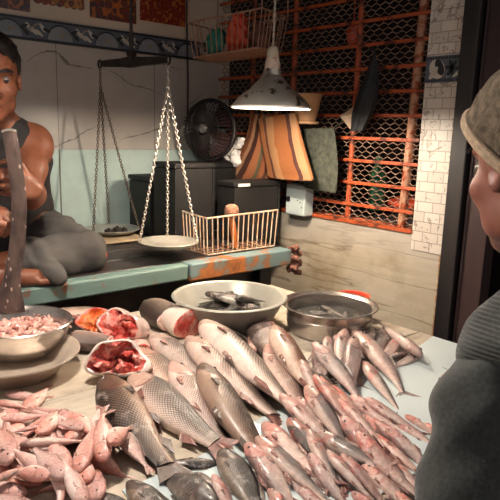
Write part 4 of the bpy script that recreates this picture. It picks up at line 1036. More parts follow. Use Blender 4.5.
di = vessel('dish', DI, [(0,.004),(.088,.004),(.094,.008),(.116,.034),(.140,.050),(.144,.051),(.145,.048),(.141,.046),(.118,.030),(.098,.003),(.094,0),(0,0)], 'aluminium', 'wide shallow aluminium dish under the steel bowl at the left edge', 'dish')
BO = onz(20, 335, ZT+.085)-V3(0,0,.085); BO = V3(DI.x+.0, DI.y+.02, ZT+.006)
BO = onz(19, 322, ZT+.082); BO.z = ZT+.005
bo = vessel('steel_bowl', BO, [(0,.003),(.060,.003),(.078,.010),(.100,.034),(.113,.064),(.118,.080),(.122,.082),(.124,.080),(.121,.077),(.116,.062),(.103,.033),(.081,.007),(.062,0),(0,0)], 'steel', 'stainless steel bowl of cut fish bits standing in the wide dish', 'bowl')
mb = MB(); rg = random.Random(9)
for i in range(170):
    r_ = .098*math.sqrt(rg.random()); a = rg.uniform(0, 6.28); z = .050+.012*(1-r_/.098)+rg.uniform(-.004, .006)
    c = V3(BO.x+r_*math.cos(a), BO.y+r_*math.sin(a), BO.z+z); th = rg.uniform(0, 6.3); d = V3(math.cos(th), math.sin(th), rg.uniform(-.3, .3))
    L_, w_ = rg.uniform(.006, .014), rg.uniform(.004, .008); mb.tube([c-d*L_, c-d*L_*.3+V3(0,0,.002), c+d*L_*.5, c+d*L_], [w_*.4, w_, w_*.9, w_*.3], 7)
mb.lathe([(0,.052),(.07,.048),(.099,.040)], 24, c=BO)
tag(mb.build('fish_bits', 'scraps', abs_=True, loc=(BO.x, BO.y, BO.z+.04)), 'pale pink cut fish bits filling the stainless steel bowl', 'fish bits', kind='stuff')

# ------------------------------------------------------------------ fish
SPEC = {  # outline over x (-.40 tail root .. .50 snout), per unit length: top, bottom, half thickness
 'carp': dict(top=([-.40,-.30,-.12,.05,.18,.30,.41,.48,.50],[.040,.052,.086,.108,.110,.094,.062,.030,.012]), bot=([-.40,-.30,-.12,.05,.18,.30,.41,.48,.50],[.038,.048,.080,.100,.102,.088,.060,.030,.012]),
              th=([-.40,-.30,-.12,.05,.20,.32,.43,.485,.50],[.014,.024,.050,.068,.070,.062,.044,.024,.008]), tail=.072, fork=.035, dors=(-.08,.12,.026), eye=.012),
 'tilapia': dict(top=([-.38,-.28,-.12,.05,.18,.30,.42,.485,.50],[.042,.056,.108,.142,.146,.120,.074,.034,.014]), bot=([-.38,-.28,-.12,.05,.18,.30,.42,.485,.50],[.040,.050,.095,.122,.126,.108,.072,.034,.014]),
              th=([-.38,-.28,-.12,.05,.20,.33,.44,.485,.50],[.016,.024,.056,.078,.084,.076,.052,.028,.010]), tail=.10, fork=.010, dors=(-.20,.20,.030), eye=.016),
 'mid': dict(top=([-.40,-.28,-.10,.08,.22,.34,.44,.49,.50],[.024,.038,.066,.084,.086,.078,.054,.024,.010]), bot=([-.40,-.28,-.10,.08,.22,.34,.44,.49,.50],[.024,.036,.068,.094,.098,.084,.056,.026,.010]),
              th=([-.40,-.28,-.10,.08,.22,.34,.44,.49,.50],[.010,.018,.040,.060,.066,.060,.044,.020,.008]), tail=.105, fork=.055, dors=(.02,.16,.035), eye=.014),
 'silver': dict(top=([-.40,-.28,-.10,.08,.22,.34,.44,.49,.50],[.018,.030,.054,.070,.074,.064,.044,.020,.008]), bot=([-.40,-.28,-.10,.08,.22,.34,.44,.49,.50],[.018,.031,.060,.084,.088,.072,.046,.022,.008]),
              th=([-.40,-.28,-.10,.08,.22,.34,.44,.49,.50],[.008,.016,.036,.054,.060,.054,.040,.018,.007]), tail=.125, fork=.080, dors=(.0,.13,.028), eye=.017),
 'pink': dict(top=([-.36,-.26,-.10,.05,.18,.30,.41,.48,.50],[0.034,0.044,0.100,0.139,0.151,0.142,0.107,0.059,0.024]), bot=([-.36,-.26,-.10,.05,.18,.30,.41,.48,.50],[0.032,0.040,0.093,0.124,0.134,0.122,0.095,0.056,0.022]),
              th=([-.36,-.26,-.10,.05,.18,.30,.41,.48,.50],[.014,.024,.050,.072,.080,.076,.060,.034,.014]), tail=.070, fork=.012, dors=(-.12,.14,.022), eye=.016),
 'catfish': dict(top=([-.42,-.28,-.10,.08,.22,.34,.44,.49,.50],[.022,.052,.078,.092,.098,.094,.074,.040,.014]), bot=([-.42,-.28,-.10,.08,.22,.34,.44,.49,.50],[.022,.050,.078,.100,.106,.096,.068,.036,.012]),
              th=([-.42,-.28,-.10,.08,.22,.34,.44,.49,.50],[.008,.020,.036,.052,.062,.066,.056,.034,.012]), tail=.050, fork=.0, dors=(-.30,.15,.020), eye=.010),
}
def fan(rt, tp, th=.004, waves=10, amp=.002):
    """closed thin fin between root points and tip points"""
    mb = MB(); n = len(rt); K = 4; up = []; dn = []
    for i in range(n):
        for k in range(K+1):
            t = k/K; p = Vector(rt[i]).lerp(Vector(tp[i]), t); w_ = amp*(1 if i % 2 else -1)*sm(t*2)
            tt = th*(1-.75*t); up.append(p+V3(0,0,tt+w_)); dn.append(p+V3(0,0,-tt+w_))
    N = len(up); fs = []
    for i in range(n-1):
        for k in range(K):
            a = i*(K+1)+k; fs += [(a, a+1, a+K+2, a+K+1), (N+a, N+a+K+1, N+a+K+2, N+a+1)]
    for k in range(K):
        a = k; fs.append((a, N+a, N+a+1, a+1)); a = (n-1)*(K+1)+k; fs.append((a, a+1, N+a+1, N+a))
    for i in range(n-1):
        a = i*(K+1); fs.append((a, a+K+1, N+a+K+1, N+a)); a += K; fs.append((a, N+a, N+a+K+1, a+K+1))
    return mb.add(up+dn, fs)
def make_fish(kind, bodymat, finmat, bend=0.0, sag=0.0, full=True, name='fish', whisk=False, seed=0):
    sp = SPEC[kind]; rg = random.Random(seed); ns, nv = (30, 20) if full else (20, 14)
    cv = lambda x: bend*((x-.1)**2)*(1 if x < .1 else .25)
    sg = lambda x: -sag*((x-.05)**2)
    x0 = sp['top'][0][0]; rings = []; uv = []
    for i in range(ns+1):
        t = i/ns; x = x0+(.5-x0)*(1-(1-t)**1.25)
        tp, bt, th = interp(*sp['top'], x), interp(*sp['bot'], x), interp(*sp['th'], x)
        gx = .238; g = .055*math.exp(-((x-gx-.02)/.05)**2) if x > gx else -.03*math.exp(-((x-gx)/.03)**2)
        th *= 1+g
        ring = []
        for k in range(nv):
            a = 2*PI*k/nv; c, s_ = math.cos(a), math.sin(a)
            hy = tp if c > 0 else bt; y = hy*math.copysign(abs(c)**.92, c); z = th*math.copysign(abs(s_)**.85, s_)*(1-.16*max(0, c)**2)
            if z < 0: z *= .86
            ring.append(V3(x, y+cv(x), z+sg(x))); uv.append((x+.5, .5+.5*c))
        rings.append(ring)
    mb = MB().rings(rings); mb.uv = uv
    body = mb.build(name, FM[bodymat] if isinstance(bodymat, str) else bodymat, angle=80)
    A = lambda x, y, z=0: (x, y+cv(x), z+sg(x))
    # tail fin
    T, fk = sp['tail'], sp['fork']; n = 11; rt = []; tp_ = []
    hx = interp(*sp['top'], x0); tl = .5+x0
    for i in range(n):
        s_ = -1+2*i/(n-1); rt.append(A(x0+.012, s_*hx*.95)); xx = x0-tl+fk*(1-abs(s_)**1.3)+.012*(abs(s_) > .95); tp_.append(A(xx, s_*T*(.55+.45*abs(s_))+rg.uniform(-.004,.004), rg.uniform(-.004,.004)))
    fan(rt, tp_, .005).build('tail_fin', finmat, body)
    d0, d1, dh = sp['dors']; n = 12; rt = []; tp_ = []
    for i in range(n):
        t = i/(n-1); x = d0+(d1-d0)*t; y = interp(*sp['top'], x); rt.append(A(x, y*.93)); tp_.append(A(x-.045*(1-t*.2)-.03*(1-t), y+dh*(math.sin(PI*min(1, .10+t*.86))**.7)*(.5+.5*t), .0))
    fan(rt, tp_, .004).build('dorsal_fin', finmat, body)
    for sgn in (1,):
        zz = interp(*sp['th'], .20)*.93; n = 7; rt = []; tp_ = []
        for i in range(n):
            t = i/(n-1); rt.append(A(.225-.004*t, -.030-.040*t, zz*(1.0-.06*t))); a_ = -2.75+.75*t; Lf = .105*(1-.35*abs(t-.3)); tp_.append(A(.225+Lf*math.cos(a_), -.040+Lf*math.sin(a_)*.45, zz*(.97-.06*t)+.008))
        fan(rt, tp_, .004).build('pectoral_fin', finmat, body)
    if full:
        for nm, xa, xb, L_ in (('pelvic_fin', -.02, .025, .030), ('anal_fin', -.27, -.20, .030)):
            n = 6; rt = []; tp_ = []
            for i in range(n):
                t = i/(n-1); x = xa+(xb-xa)*t; y = -interp(*sp['bot'], x); rt.append(A(x, y*.88, .012)); tp_.append(A(x-.075+.03*t, y-L_*(.35+.65*t), .008))
            fan(rt, tp_, .004).build(nm, finmat, body)
        MB().tube([A(.492, .004, interp(*sp['th'], .49)*.55), A(.470, -.014, interp(*sp['th'], .47)*.80), A(.440, -.026, interp(*sp['th'], .44)*.86)], [.003, .0042, .002], 6).build('mouth', 'gill_red', body)
    r = sp['eye']; xe = .40; ye = .026; ze = interp(*sp['th'], xe)*.83
    e = MB().lathe([(r*1.15,-.004),(r*1.1,.004),(r*.86,.0075)], 14, c=A(xe, ye, ze)).lathe([(r*.86,.0075),(r*.62,.0090)], 14, c=A(xe, ye, ze), mi=1).lathe([(r*.62,.0090),(r*.3,.0118),(0,.0122)], 14, c=A(xe, ye, ze), mi=2)
    e.build('eye', ['fin_grey', 'white', 'pupil'], body, fixn=False)
    if whisk:
        for s_ in (-1, 1): MB().tube(spline([A(.485, s_*.012), A(.50, s_*.06, -.01), A(.44, s_*.13, -.02), A(.36, s_*.17, -.03)], 4), .0035, 5).build('barbel', finmat, body)
    return body

class Stack:
    def __init__(s, x0, x1, y0, y1, z, res=.004):
        s.x0, s.y0, s.r = x0, y0, res; s.H = np.full((int((x1-x0)/res)+1, int((y1-y0)/res)+1), z, float)
    def at(s, X, Y):
        i = np.clip(((X-s.x0)/s.r).round().astype(int), 0, s.H.shape[0]-1); j = np.clip(((Y-s.y0)/s.r).round().astype(int), 0, s.H.shape[1]-1); return i, j
def samples(kind):
    sp = SPEC[kind]; xs = np.linspace(sp['top'][0][0]-.03, .49, 34); S_ = []
    for x in xs:
        t, b, h = interp(*sp['top'], x), interp(*sp['bot'], x), interp(*sp['th'], x)
        for k in np.linspace(-.93, .93, 11): S_.append((x, k*(t if k > 0 else b), h*math.sqrt(1-k*k)**.85))
    return np.array(S_)
SMP = {k: samples(k) for k in SPEC}; ZCAP = {'pink': .058, 'carp': .080, 'mid': .060, 'silver': .060, 'tilapia': .06, 'catfish': .072}
def lay(st, kind, head, tail, z0, dorsal, o, sink=.004, fixz=None, roll0=0.0):
    """lay a fish on the heap: head, tail in pixels (a guide to where it lies), dorsal +1 = back on the left of head direction"""
    smp = SMP[kind]; zc = z0
    for it in range(3):
        h, t = (onz(*head, zc), onz(*tail, zc)) if fixz is None else (Vector(head), Vector(tail))
        d = Vector((h.x-t.x, h.y-t.y, 0)); L = d.length; d = d/L; n = Vector((-d.y, d.x, 0)); c = (h+t)/2
        P = smp*L; yy = P[:, 1]*dorsal
        X = c.x+d.x*P[:, 0]+n.x*yy; Y = c.y+d.y*P[:, 0]+n.y*yy; i, j = st.at(X, Y); need = st.H[i, j]+P[:, 2]*.86-sink
        # fit a plane to the supporting heights, then lift until nothing sinks too far
        A_ = np.stack([np.ones(len(P)), P[:, 0], yy], 1); w_ = np.ones(len(P)); q = None
        for _ in range(6):
            W = w_[:, None]; q = np.linalg.lstsq(A_*W, need*w_, rcond=None)[0]; res = need-A_ @ q; w_ = np.where(res > 0, 1.6, .45)
        mx = .22 if kind == 'pink' else .40; q[1] = np.clip(q[1], -mx, mx); q[2] = np.clip(q[2], -.55, .55)
        res = need-(A_[:, 1]*q[1]+A_[:, 2]*q[2]); q[0] = min(np.percentile(res, 88), ZT+ZCAP.get(kind, 9))
        zc = q[0]
    xa = Vector((d.x, d.y, q[1])).normalized(); up = Vector((-(d.x*q[1]+n.x*q[2]), -(d.y*q[1]+n.y*q[2]), 1)).normalized()
    up = (up-xa*up.dot(xa)).normalized(); ya = up.cross(xa)*dorsal; za = xa.cross(ya)
    top = q[0]+A_[:, 1]*q[1]+A_[:, 2]*q[2]+P[:, 2]
    for di_ in (0, 1):
        for dj in (0, 1):
            ii = np.clip(i+di_, 0, st.H.shape[0]-1); jj = np.clip(j+dj, 0, st.H.shape[1]-1); np.maximum.at(st.H, (ii, jj), top)
    return Vector((c.x, c.y, q[0])), xa, ya, za, L
def turn_over(o):          # mirror a fish so that its shown flank is the other one
    for q in [o]+list(o.children):
        bm = bmesh.new(); bm.from_mesh(q.data)
        for v in bm.verts: v.co.z = -v.co.z
        bmesh.ops.reverse_faces(bm, faces=bm.faces); bm.to_mesh(q.data); bm.free()
PROTO = {}
def fish(st, kind, mat, finm, head, tail, dorsal, name, label=None, group=None, cat='fish', bend=0.0, sag=0.0, full=True, whisk=False, sink=.004, fixz=None):
    key = (kind, mat, finm, round(bend, 2), dorsal, full)
    if key in PROTO: o = copy_tree(PROTO[key])
    else:
        o = make_fish(kind, mat, finm, bend, sag, full, name, whisk, len(PROTO))
        if dorsal < 0: turn_over(o)
        PROTO[key] = o
    o.name = name
    c, xa, ya, za, L = lay(st, kind, head, tail, .83, dorsal, o, sink, fixz)
    o.matrix_world = Matrix.Translation(c) @ Matrix((xa, ya, za)).transposed().to_4x4() @ Matrix.Diagonal((L, L, L, 1))
    tag(o, label or '', cat, group)
    o['_c'] = list(c); o['_x'] = list(xa)
    return o

TB = Stack(-.30, 1.45, .40, 1.56, ZT+.004)
ii, jj = np.meshgrid(np.arange(TB.H.shape[0]), np.arange(TB.H.shape[1]), indexing='ij')
gx, gy = TB.x0+ii*TB.r, TB.y0+jj*TB.r
BIG = [ # bottom of the heap first: kind, skin, fins, head px, tail px, dorsal side, bend, label
 ('tilapia', 'tilapia', 'fin_dark', (192,322), (262,350), -1, 0, 'dark fish half hidden under the others just in front of the basin'),
 ('carp', 'carp_pale', 'fin_pink', (137,352), (204,412), -1, 0, 'grey pink carp partly covered, between the cut fish head and the row of carp'),
 ('carp', 'carp_rose', 'fin_pink', (255,318), (284,374), 1, 0, 'pale carp with its snout up, just in front of the basin and pot'),
 ('carp', 'carp_rose', 'fin_pink', (267,352), (308,408), -1, 0, 'slim pale carp wedged beside the rusty brown carp'),
 ('carp', 'carp_rust', 'fin_red', (272,336), (322,400), -1, .3, 'rusty brown carp at the right end of the carp row, nearest the pot'),
 ('tilapia', 'tilapia', 'fin_dark', (90,496), (160,530), -1, 0, 'dark fish at the near edge, below the pink heap'),
 ('tilapia', 'tilapia', 'fin_dark', (128,484), (192,540), -1, 0, 'dark fish at the near edge under the tail of the bronze carp'),
 ('tilapia', 'tilapia', 'fin_dark', (196,476), (236,545), 1, 0, 'dark scaled fish at the near edge with its back to the pink heap'),
 ('tilapia', 'tilapia', 'fin_dark', (170,466), (234,462), 1, 0, 'small dark fish lying level beneath the tails of the middle carp'),
 ('tilapia', 'tilapia', 'fin_dark', (218,514), (156,464), 1, 0, 'broad dark fish at the near edge with its head towards the viewer'),
 ('tilapia', 'tilapia', 'fin_dark', (221,452), (266,522), -1, 0, 'mottled dark fish below the tail of the dark scaled carp'),
 ('carp', 'carp_rose', 'fin_pink', (172,373), (232,447), -1, 0, 'rosy pale carp lying left of the dark bronze carp'),
 ('carp', 'carp_silver', 'fin_red', (130,376), (222,453), -1, .12, 'silvery carp with red fins between the bronze carp and the rosy one'),
 ('carp', 'carp_dark', 'fin_dark', (104,380), (166,478), 1, -.15, 'dark bronze carp beside the heap of small pink fish, tail towards the viewer'),
 ('carp', 'carp_pale', 'fin_pink', (151,337), (224,390), -1, 0, 'pale pink carp with its head beside the white cut piece'),
 ('carp', 'carp_pale', 'fin_red', (187,345), (282,418), -1, .12, 'long pale scaled carp lying directly under the topmost carp'),
 ('carp', 'carp_silver', 'fin_red', (202,327), (300,413), -1, .12, 'long silvery pink carp on top of the row, head by the basin'),
 ('carp', 'carp_dark', 'fin_dark', (200,375), (275,472), -1, .2, 'dark golden scaled carp lying over the long pale carp, mid table'),
]
for kd, sk, fn, h_, t_, ds, bd, lb in BIG:
    fish(TB, kd, sk, fn, h_, t_, ds, 'carp' if kd == 'carp' else 'dark_fish', lb, 'large carp' if kd == 'carp' else 'dark fish at the near edge', bend=bd, sink=.006)
SIL = [((332,338),(320,376),1),((361,344),(354,382),-1),((392,338),(384,366),1),((322,338),(304,364),1),((316,346),(328,394),1),((328,334),(331,374),-1),((336,335),(341,372),1),((344,333),(338,376),-1),((374,320),(362,356),-1),((385,324),(370,358),1),
 ((398,334),(376,362),1),((353,340),(346,390),1),((408,338),(380,352),-1),((421,346),(386,366),1),((312,349),(377,396),-1),((362,360),(406,407),-1),((421,347),(374,315),1),((354,330),(420,385),-1)]
for i, (h_, t_, ds) in enumerate(SIL):
    fish(TB, 'silver', 'silver' if i % 3 else 'mid_grey', 'fin_grey', (h_[0], h_[1]+8), (t_[0], t_[1]+5), ds, 'silver_fish', None, 'silver fish by the pot', full=False, bend=(0, .25, -.25)[i % 3], sink=.004)
MID = [((300,372),(334,408),-1,1),((296,398),(345,440),-1,0),((290,440),(345,480),1,1),((330,420),(390,462),-1,0),((370,446),(425,482),1,0),((306,470),(360,515),-1,1),((345,440),(400,490),-1,1),((270,455),(318,508),1,0),
 ((425,424),(455,446),-1,0),((405,416),(444,442),1,0),((364,403),(427,433),-1,0),((375,426),(436,460),-1,0),((385,434),(440,474),1,0),((391,464),(438,502),-1,0),
 ((306,393),(356,444),-1,1),((314,383),(364,432),1,0),((329,380),(376,426),-1,0),((338,407),(394,446),-1,0),((340,424),(414,482),1,0),((355,441),(427,494),-1,0),
 ((302,411),(352,450),-1,1),((279,404),(352,450),-1,0),((263,423),(332,492),-1,0),((288,423),(348,490),1,1),((308,438),(346,490),-1,1),((317,439),(390,480),-1,1),((308,458),(350,504),1,0),
 ((325,459),(392,508),-1,1),((340,463),(404,514),1,0),((362,469),(428,516),-1,0),((256,443),(337,502),-1,1),((246,451),(312,518),1,0),((299,490),(352,532),-1,0),((212,486),(252,538),-1,0),((352,494),(410,540),1,0),((395,494),(440,530),-1,0),((268,492),(318,540),-1,1)]
MID[10:10] = [((350,398),(416,436),-1,0),((360,418),(428,458),1,0),((396,424),(448,452),-1,0),((372,438),(436,484),-1,0),((400,448),(446,478),1,0),((318,402),(380,448),-1,1)]
for i, (h_, t_, ds, gr) in enumerate(MID):
    fish(TB, 'mid', 'mid_grey' if gr else 'mid', 'fin_red' if not gr else 'fin_pink', h_, t_, ds, 'river_fish', None, 'river fish in the right hand heap', full=True, bend=(0, .18, -.15)[i % 3], sink=.006)
rg = random.Random(31); PK = []
for i in range(26):
    u_, v_ = rg.uniform(-18, 108), rg.uniform(402, 500)
    if v_ < 432 and u_ > 60: u_ -= 50
    a_ = rg.uniform(0, 6.28); hl = rg.uniform(27, 34); PK.append(((u_+hl*math.cos(a_), v_+hl*.62*math.sin(a_)), (u_-hl*math.cos(a_), v_-hl*.62*math.sin(a_)), rg.choice((-1, 1)), 0))
PK += [((5,395),(52,398),1,0),((26,412),(50,384),-1,0),((-4,402),(34,410),1,0),((0,420),(54,415),1,0),((42,440),(58,404),-1,0),((24,436),(46,412),1,0),((62,442),(108,412),-1,0),((72,414),(98,440),1,0),((108,444),(92,404),1,0),((104,458),(98,420),-1,0),
 ((118,436),(152,466),-1,1),((110,474),(128,438),1,0),((24,456),(-2,418),-1,0),((10,462),(-6,424),1,0),((52,474),(10,450),-1,0),((100,486),(76,442),1,0),((90,490),(70,448),-1,0),((78,468),(92,428),1,0),((56,452),(68,504),-1,0),((64,478),(30,446),1,0),
 ((50,484),(8,466),-1,0),((28,500),(-10,478),1,0),((60,502),(20,478),-1,0),((-6,478),(30,468),1,1),((2,500),(40,490),-1,0),((84,500),(62,462),1,0),((40,428),(6,436),-1,0),((84,432),(54,418),1,0),((20,446),(92,443),-1,1)]
for i, (h_, t_, ds, gr) in enumerate(PK):
    fish(TB, 'pink', 'pink_grey' if gr else 'pink', 'fin_pink', h_, t_, ds, 'small_pink_fish', None, 'small pink fish heap', full=False, bend=(0, .35, -.3)[i % 3], sink=.006)
sf = fish(TB, 'silver', 'mid_grey', 'fin_dark', (441,394), (449,366), 1, 'silver_fish', 'small dark tailed fish alone on the sheet beside the grey sleeve', None, full=False)
# catfish in the basin and in the pot
SB = Stack(BAS.x-.2, BAS.x+.2, BAS.y-.2, BAS.y+.2, ZT+.036); rg = random.Random(4); DK = []
for i in range(17):
    r_ = .080*math.sqrt(rg.random()); a_ = rg.uniform(0, 6.28); th = rg.uniform(-.8, .9)+(PI if i % 2 else 0)+math.radians(-30); hl = rg.uniform(.070, .085)
    c = V3(BAS.x+r_*math.cos(a_)-.008, BAS.y+r_*math.sin(a_), 0); d = V3(math.cos(th), math.sin(th), 0)
    fish(SB, 'catfish', 'catfish', 'fin_dark', c+d*hl, c-d*hl, rg.choice((-1, 1)), 'catfish', None, 'black catfish in the basin', full=False, whisk=True, bend=(0, .4, -.4)[i % 3], fixz=True, sink=.005)
SP = Stack(POT.x-.2, POT.x+.2, POT.y-.2, POT.y+.2, ZT+.034)
for i in range(9):
    a_ = i*2.4; r_ = .028+.02*(i % 3)/2; th = a_+1.2; c = V3(POT.x+r_*math.cos(a_), POT.y+r_*math.sin(a_), 0); d = V3(math.cos(th), math.sin(th), 0); hl = .056
    fish(SP, 'catfish', 'catfish', 'fin_dark', c+d*hl, c-d*hl, 1 if i % 2 else -1, 'catfish', None, 'dark fish in the steel pot', full=False, whisk=True, bend=(0, .4, -.4)[i % 3], fixz=True, sink=.005)

# ------------------------------------------------------------------ cut fish: sections with raw ends
def chunk(c, d, L, hy, hz, skin, flesh, name, label, z=ZT, skew=0.0, seed=0, taper=.8, roll=0.0, n=26, both=True):
    rg = random.Random(seed); d = Vector(d).normalized(); s_ = V3(-d.y, d.x, 0); up = V3(0,0,1); c = Vector(c)
    root = empty(name, (c.x, c.y, z), label, 'cut fish'); rings = []; uv = []; ph = rg.uniform(0, 6)
    m = 12
    for i in range(m+1):
        t = i/m; k = (taper+(1-taper)*t)*(1-.10*(2*abs(t-.5))**4); ring = []
        for j in range(n):
            a = 2*PI*j/n+roll; y, zz = hy*k*math.cos(a), hz*k*math.sin(a); w_ = 1+.05*math.sin(3*a+ph+4*t)
            ring.append(c+d*(L*(t-.5)+skew*y)+s_*y*w_+up*(max(zz*w_, -hz*.86)+hz*.88)); uv.append((.15+.5*t, .5+.5*math.cos(a-roll)))
        rings.append(ring)
    mb = MB().rings(rings, cap=(not both, False)); mb.uv = uv; mb.build('skin', FM[skin] if skin in FM else skin, root, abs_=True)
    for e, sgn in (((0, -1), (m, 1)) if both else ((m, 1),)):
        R0 = rings[e]; cc = sum(R0, Vector())/n; rr = [R0]
        for q in (.93, .72, .45, .18): rr.append([cc+(p-cc)*(q*(1+.06*math.sin(j*1.7+ph)))+d*sgn*L*(.03+.05*math.sin(q*7+ph)*(1-q)+.012*math.sin(j*2.3)) for j, p in enumerate(R0)])
        mb = MB().rings([[p.copy() for p in r] for r in rr], cap=(False, True)); mb.build('cut_face', flesh, root, abs_=True)
    return root
def dirpx(a, b, z=ZT): d = onz(*b, z)-onz(*a, z); return d.normalized()
chunk(onz(163,325,ZT), dirpx((178,322),(147,303)), .125, .052, .036, 'carp_pale', 'flesh_pale', 'fish_chunk', 'grey scaled fish section standing beside the basin', seed=1, taper=1.0)
chunk(onz(181,333,ZT), dirpx((163,322),(200,338)), .085, .062, .042, simple('white fish belly skin', 'd9c6b8', 'e6d8cc', 14, .35), 'flesh_red', 'fish_chunk', 'white bellied fish section with a red cut end, in front of the basin', seed=2, taper=.74, both=False)
chunk(onz(76,323,ZT), dirpx((60,318),(98,320)), .105, .036, .026, 'carp_pale', 'gill_red', 'fish_chunk', 'grey fish section with a maroon cut end next to the steel bowl', seed=3, taper=.75)
chunk(onz(92,351,ZT), dirpx((112,350),(78,347)), .095, .036, .026, 'carp_rose', 'flesh_pale', 'fish_chunk', 'whitish fish piece lying right of the wide dish', seed=6, taper=.85)
chunk(onz(140,352,ZT), dirpx((138,340),(146,362)), .060, .026, .018, 'flesh_pale', 'flesh_red', 'fish_chunk', 'small pink offcut between the cut head and the pale carp', seed=8)
chunk(onz(100,366,ZT), (1,.2,0), .035, .014, .009, 'flesh_red', 'gill_red', 'fish_offcut', 'small blood red offcut on the bare board left of the cut head', seed=9)
chunk(onz(121,352,ZT), (.3,1,0), .042, .018, .022, 'flesh_red', 'gill_red', 'fish_offcut', 'small red gill piece resting against the cut fish head', seed=10)
chunk(V3(DI.x+.112, DI.y+.01, 0), (.2,1,0), .09, .026, .018, 'flesh_red', 'flesh_pale', 'fish_offcut', 'reddish offcut lying in the dish between its rim and the bowl', z=ZT+.022, seed=12)

def opened(c, rad, ang, open_dir, skin, flesh, name, label, seed):
    # a hollow piece of fish: skin outside, raw ragged flesh in the opening
    c = Vector(c); c.z = ZT+rad[2]*.82; R_ = Matrix.Rotation(ang, 3, 'Z'); Rm = [list(r) for r in R_]; od = Vector(open_dir).normalized()
    root = empty(name, (c.x, c.y, ZT), label, 'cut fish')
    sd = SDF().ell(c, rad, Rm, .01).ell(c-(R_ @ V3(rad[0]*.5, rad[1]*.25, rad[2]*.2)), (rad[0]*.7, rad[1]*.8, rad[2]*.7), Rm, .02)
    sd.ell(c+od*max(rad)*.75, (rad[0]*.62, rad[1]*.62, rad[2]*.72), Rm, .006, True).cut((c.x, c.y, ZT+.003), (0,0,-1), .004)
    sdf_obj(sd, 'skin', skin, .0034, root, noise=snoise(80, .004, seed))
    sd = SDF()
    rg = random.Random(seed)
    for i in range(7): sd.ell(c+od*max(rad)*.34+V3(rg.uniform(-1,1)*rad[0]*.4, rg.uniform(-1,1)*rad[1]*.4, rg.uniform(-.5,.4)*rad[2]), [rad[2]*rg.uniform(.3,.5) for _ in range(3)], None, .008)
    sd.cut((c.x, c.y, ZT+.004), (0,0,-1), .004)
    sdf_obj(sd, 'raw_flesh', flesh, .0034, root, noise=snoise(260, .0035, seed+1))
    return root
M['pale_skin'] = simple('pale wet fish skin', 'd0aea2', 'e8d2c8', 16, .28, coat=.3); M['white_skin'] = simple('white wet fish skin', 'd8c6ba', 'ecdfd4', 14, .28, coat=.3)
def raw_piece(c, d, L, hy, hz, skin, flesh, name, label, seed, ragged=.15, sides=36, hollow=.06):
    # a tilted slab of fish: skin around it, a thick pale rim and a hollow ragged raw face looking along d
    rg = random.Random(seed); d = Vector(d).normalized(); s_ = V3(-d.y, d.x, 0).normalized(); up = d.cross(s_)*-1
    if up.z < 0: up = -up
    c = Vector(c); ph = [rg.uniform(0, 6.3) for _ in range(4)]; rings = []; m = 9
    W = lambda a: 1+ragged*(math.sin(2*a+ph[0])+.7*math.sin(3*a+ph[1])+.4*math.sin(5*a+ph[2]))
    for i in range(m+1):
        t = i/m; k = .45+.55*math.sin(min(1, t*1.25+.08)*PI/2); rings.append([c+d*(L*(t-.5)+.16*L*math.sin(2*a+ph[3])*t)+s_*(hy*k*W(a)*math.cos(a))+up*(hz*k*W(a)*math.sin(a)) for a in [2*PI*j/sides for j in range(sides)]])
    e = rings[-1]; cc = sum(e, Vector())/sides
    rings.append([cc+(p-cc)*.90+d*L*.05 for p in e]); rings.append([cc+(p-cc)*(.86+.05*math.sin(j*1.9+ph[0])) + d*L*.03 for j, p in enumerate(e)])
    inn = rings[-1]; fr = [inn]
    for q in (.86, .68, .48, .28, .10): fr.append([cc+(p-cc)*.86*q*(1+.10*math.sin(j*2.1+q*9+ph[1]))-d*L*(hollow*(1-q)+.05*math.sin(j*1.3+q*14))+d*L*.13*math.sin(q*6+j*.7+ph[2])+up*hz*.10*math.sin(j*.9+q*17) for j, p in enumerate(e)])
    lo = min(p.z for r in rings for p in r); dz = V3(0, 0, ZT+.001-lo)
    root = empty(name, (c.x, c.y, ZT), label, 'cut fish')
    MB().rings([[p+dz for p in r] for r in rings], cap=(True, False)).build('skin', skin, root, abs_=True)
    MB().rings([[p+dz for p in r] for r in fr], cap=(False, True)).build('raw_face', flesh, root, abs_=True, angle=60)
    return root
U_ = V3(0,0,1)
raw_piece(onz(122,379,ZT), dirpx((132,345),(112,372))+U_*.6, .085, .060, .046, 'white_skin', 'gill_red', 'severed_fish', 'cut fish head with dark red gills exposed, left of the silvery carp', 3, .17)
raw_piece(onz(129,342,ZT), dirpx((140,322),(112,336))+U_*.45, .090, .060, .044, 'pale_skin', 'flesh_red', 'fish_chunk', 'pale fish piece with red flesh left of the grey scaled section', 7, .13)
raw_piece(onz(102,338,ZT), dirpx((112,322),(96,338))+U_*.6, .060, .052, .040, 'flesh_red', 'flesh_orange', 'fish_chunk', 'orange red fillet with roe behind the cut head', 12, .14, hollow=.1)
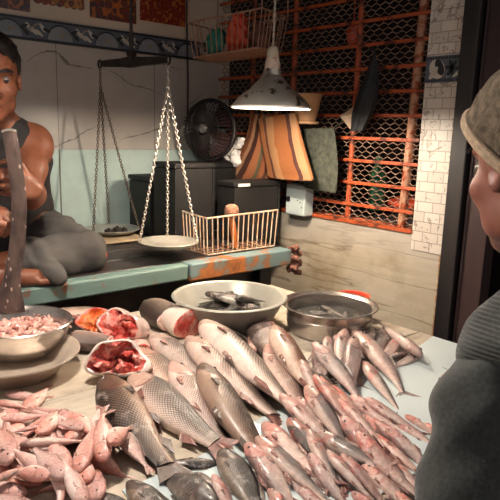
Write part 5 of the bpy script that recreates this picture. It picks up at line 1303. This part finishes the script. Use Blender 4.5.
raw_piece(onz(141,372,ZT), dirpx((128,345),(120,372))+U_*.9, .030, .022, .016, 'pale_skin', 'flesh_red', 'fish_offcut', 'thin pale offcut with a red edge beside the cut fish head', 15, .2)

# ------------------------------------------------------------------ labels for the fish of the heaps: where each lies and where its head points
def wayof(o):
    c = Vector(o['_c']); a = proj(c+Vector(o['_x'])*.03); b = proj(c-Vector(o['_x'])*.03); ang = math.degrees(math.atan2(b[1]-a[1], a[0]-b[0])) % 360
    return ['right', 'upper right', 'top', 'upper left', 'left', 'lower left', 'bottom', 'lower right'][int((ang+22.5)//45) % 8]
def name_heap(group, noun, place):
    L = [o for o in COL.objects if o.get('group') == group and o.get('label') == '']
    P_ = {o: proj(o['_c']) for o in L}; xs = sorted(p[0] for p in P_.values()); ys = sorted(p[1] for p in P_.values()); n = len(L)
    b = {}
    for o in L:
        x, y = P_[o]; cx = 'left' if x < xs[n//3] else ('middle' if x < xs[2*n//3] else 'right'); cy = 'back' if y < ys[n//3] else ('centre' if y < ys[2*n//3] else 'front')
        sk = noun(o); b.setdefault((sk, cy, cx, wayof(o)), []).append(o)
    ORD = ['first', 'second', 'third', 'fourth', 'fifth', 'sixth', 'seventh']
    for (sk, cy, cx, wy), os_ in b.items():
        os_.sort(key=lambda o: P_[o][0])
        for i, o in enumerate(os_):
            o['label'] = '%s, %s %s of %s, head to %s%s' % (sk, cy, cx, place, wy, '' if len(os_) == 1 else ', %s from left' % ORD[i])
sk_ = lambda o: o.data.materials[0].name
name_heap('silver fish by the pot', lambda o: 'grey backed fish' if 'grey' in sk_(o) else 'silvery fish', 'the pot side pile')
name_heap('river fish in the right hand heap', lambda o: 'grey backed fish' if 'grey' in sk_(o) else 'bloodied pink fish', 'the sheet heap')
name_heap('small pink fish heap', lambda o: 'grey backed pink fish' if 'grey' in sk_(o) else 'small pink fish', 'the pink heap')
name_heap('black catfish in the basin', lambda o: 'black catfish', 'the basin')
name_heap('dark fish in the steel pot', lambda o: 'dark wet fish', 'the steel pot')
for o in list(COL.objects):
    for k_ in ('_c', '_x'):
        if k_ in o: del o[k_]
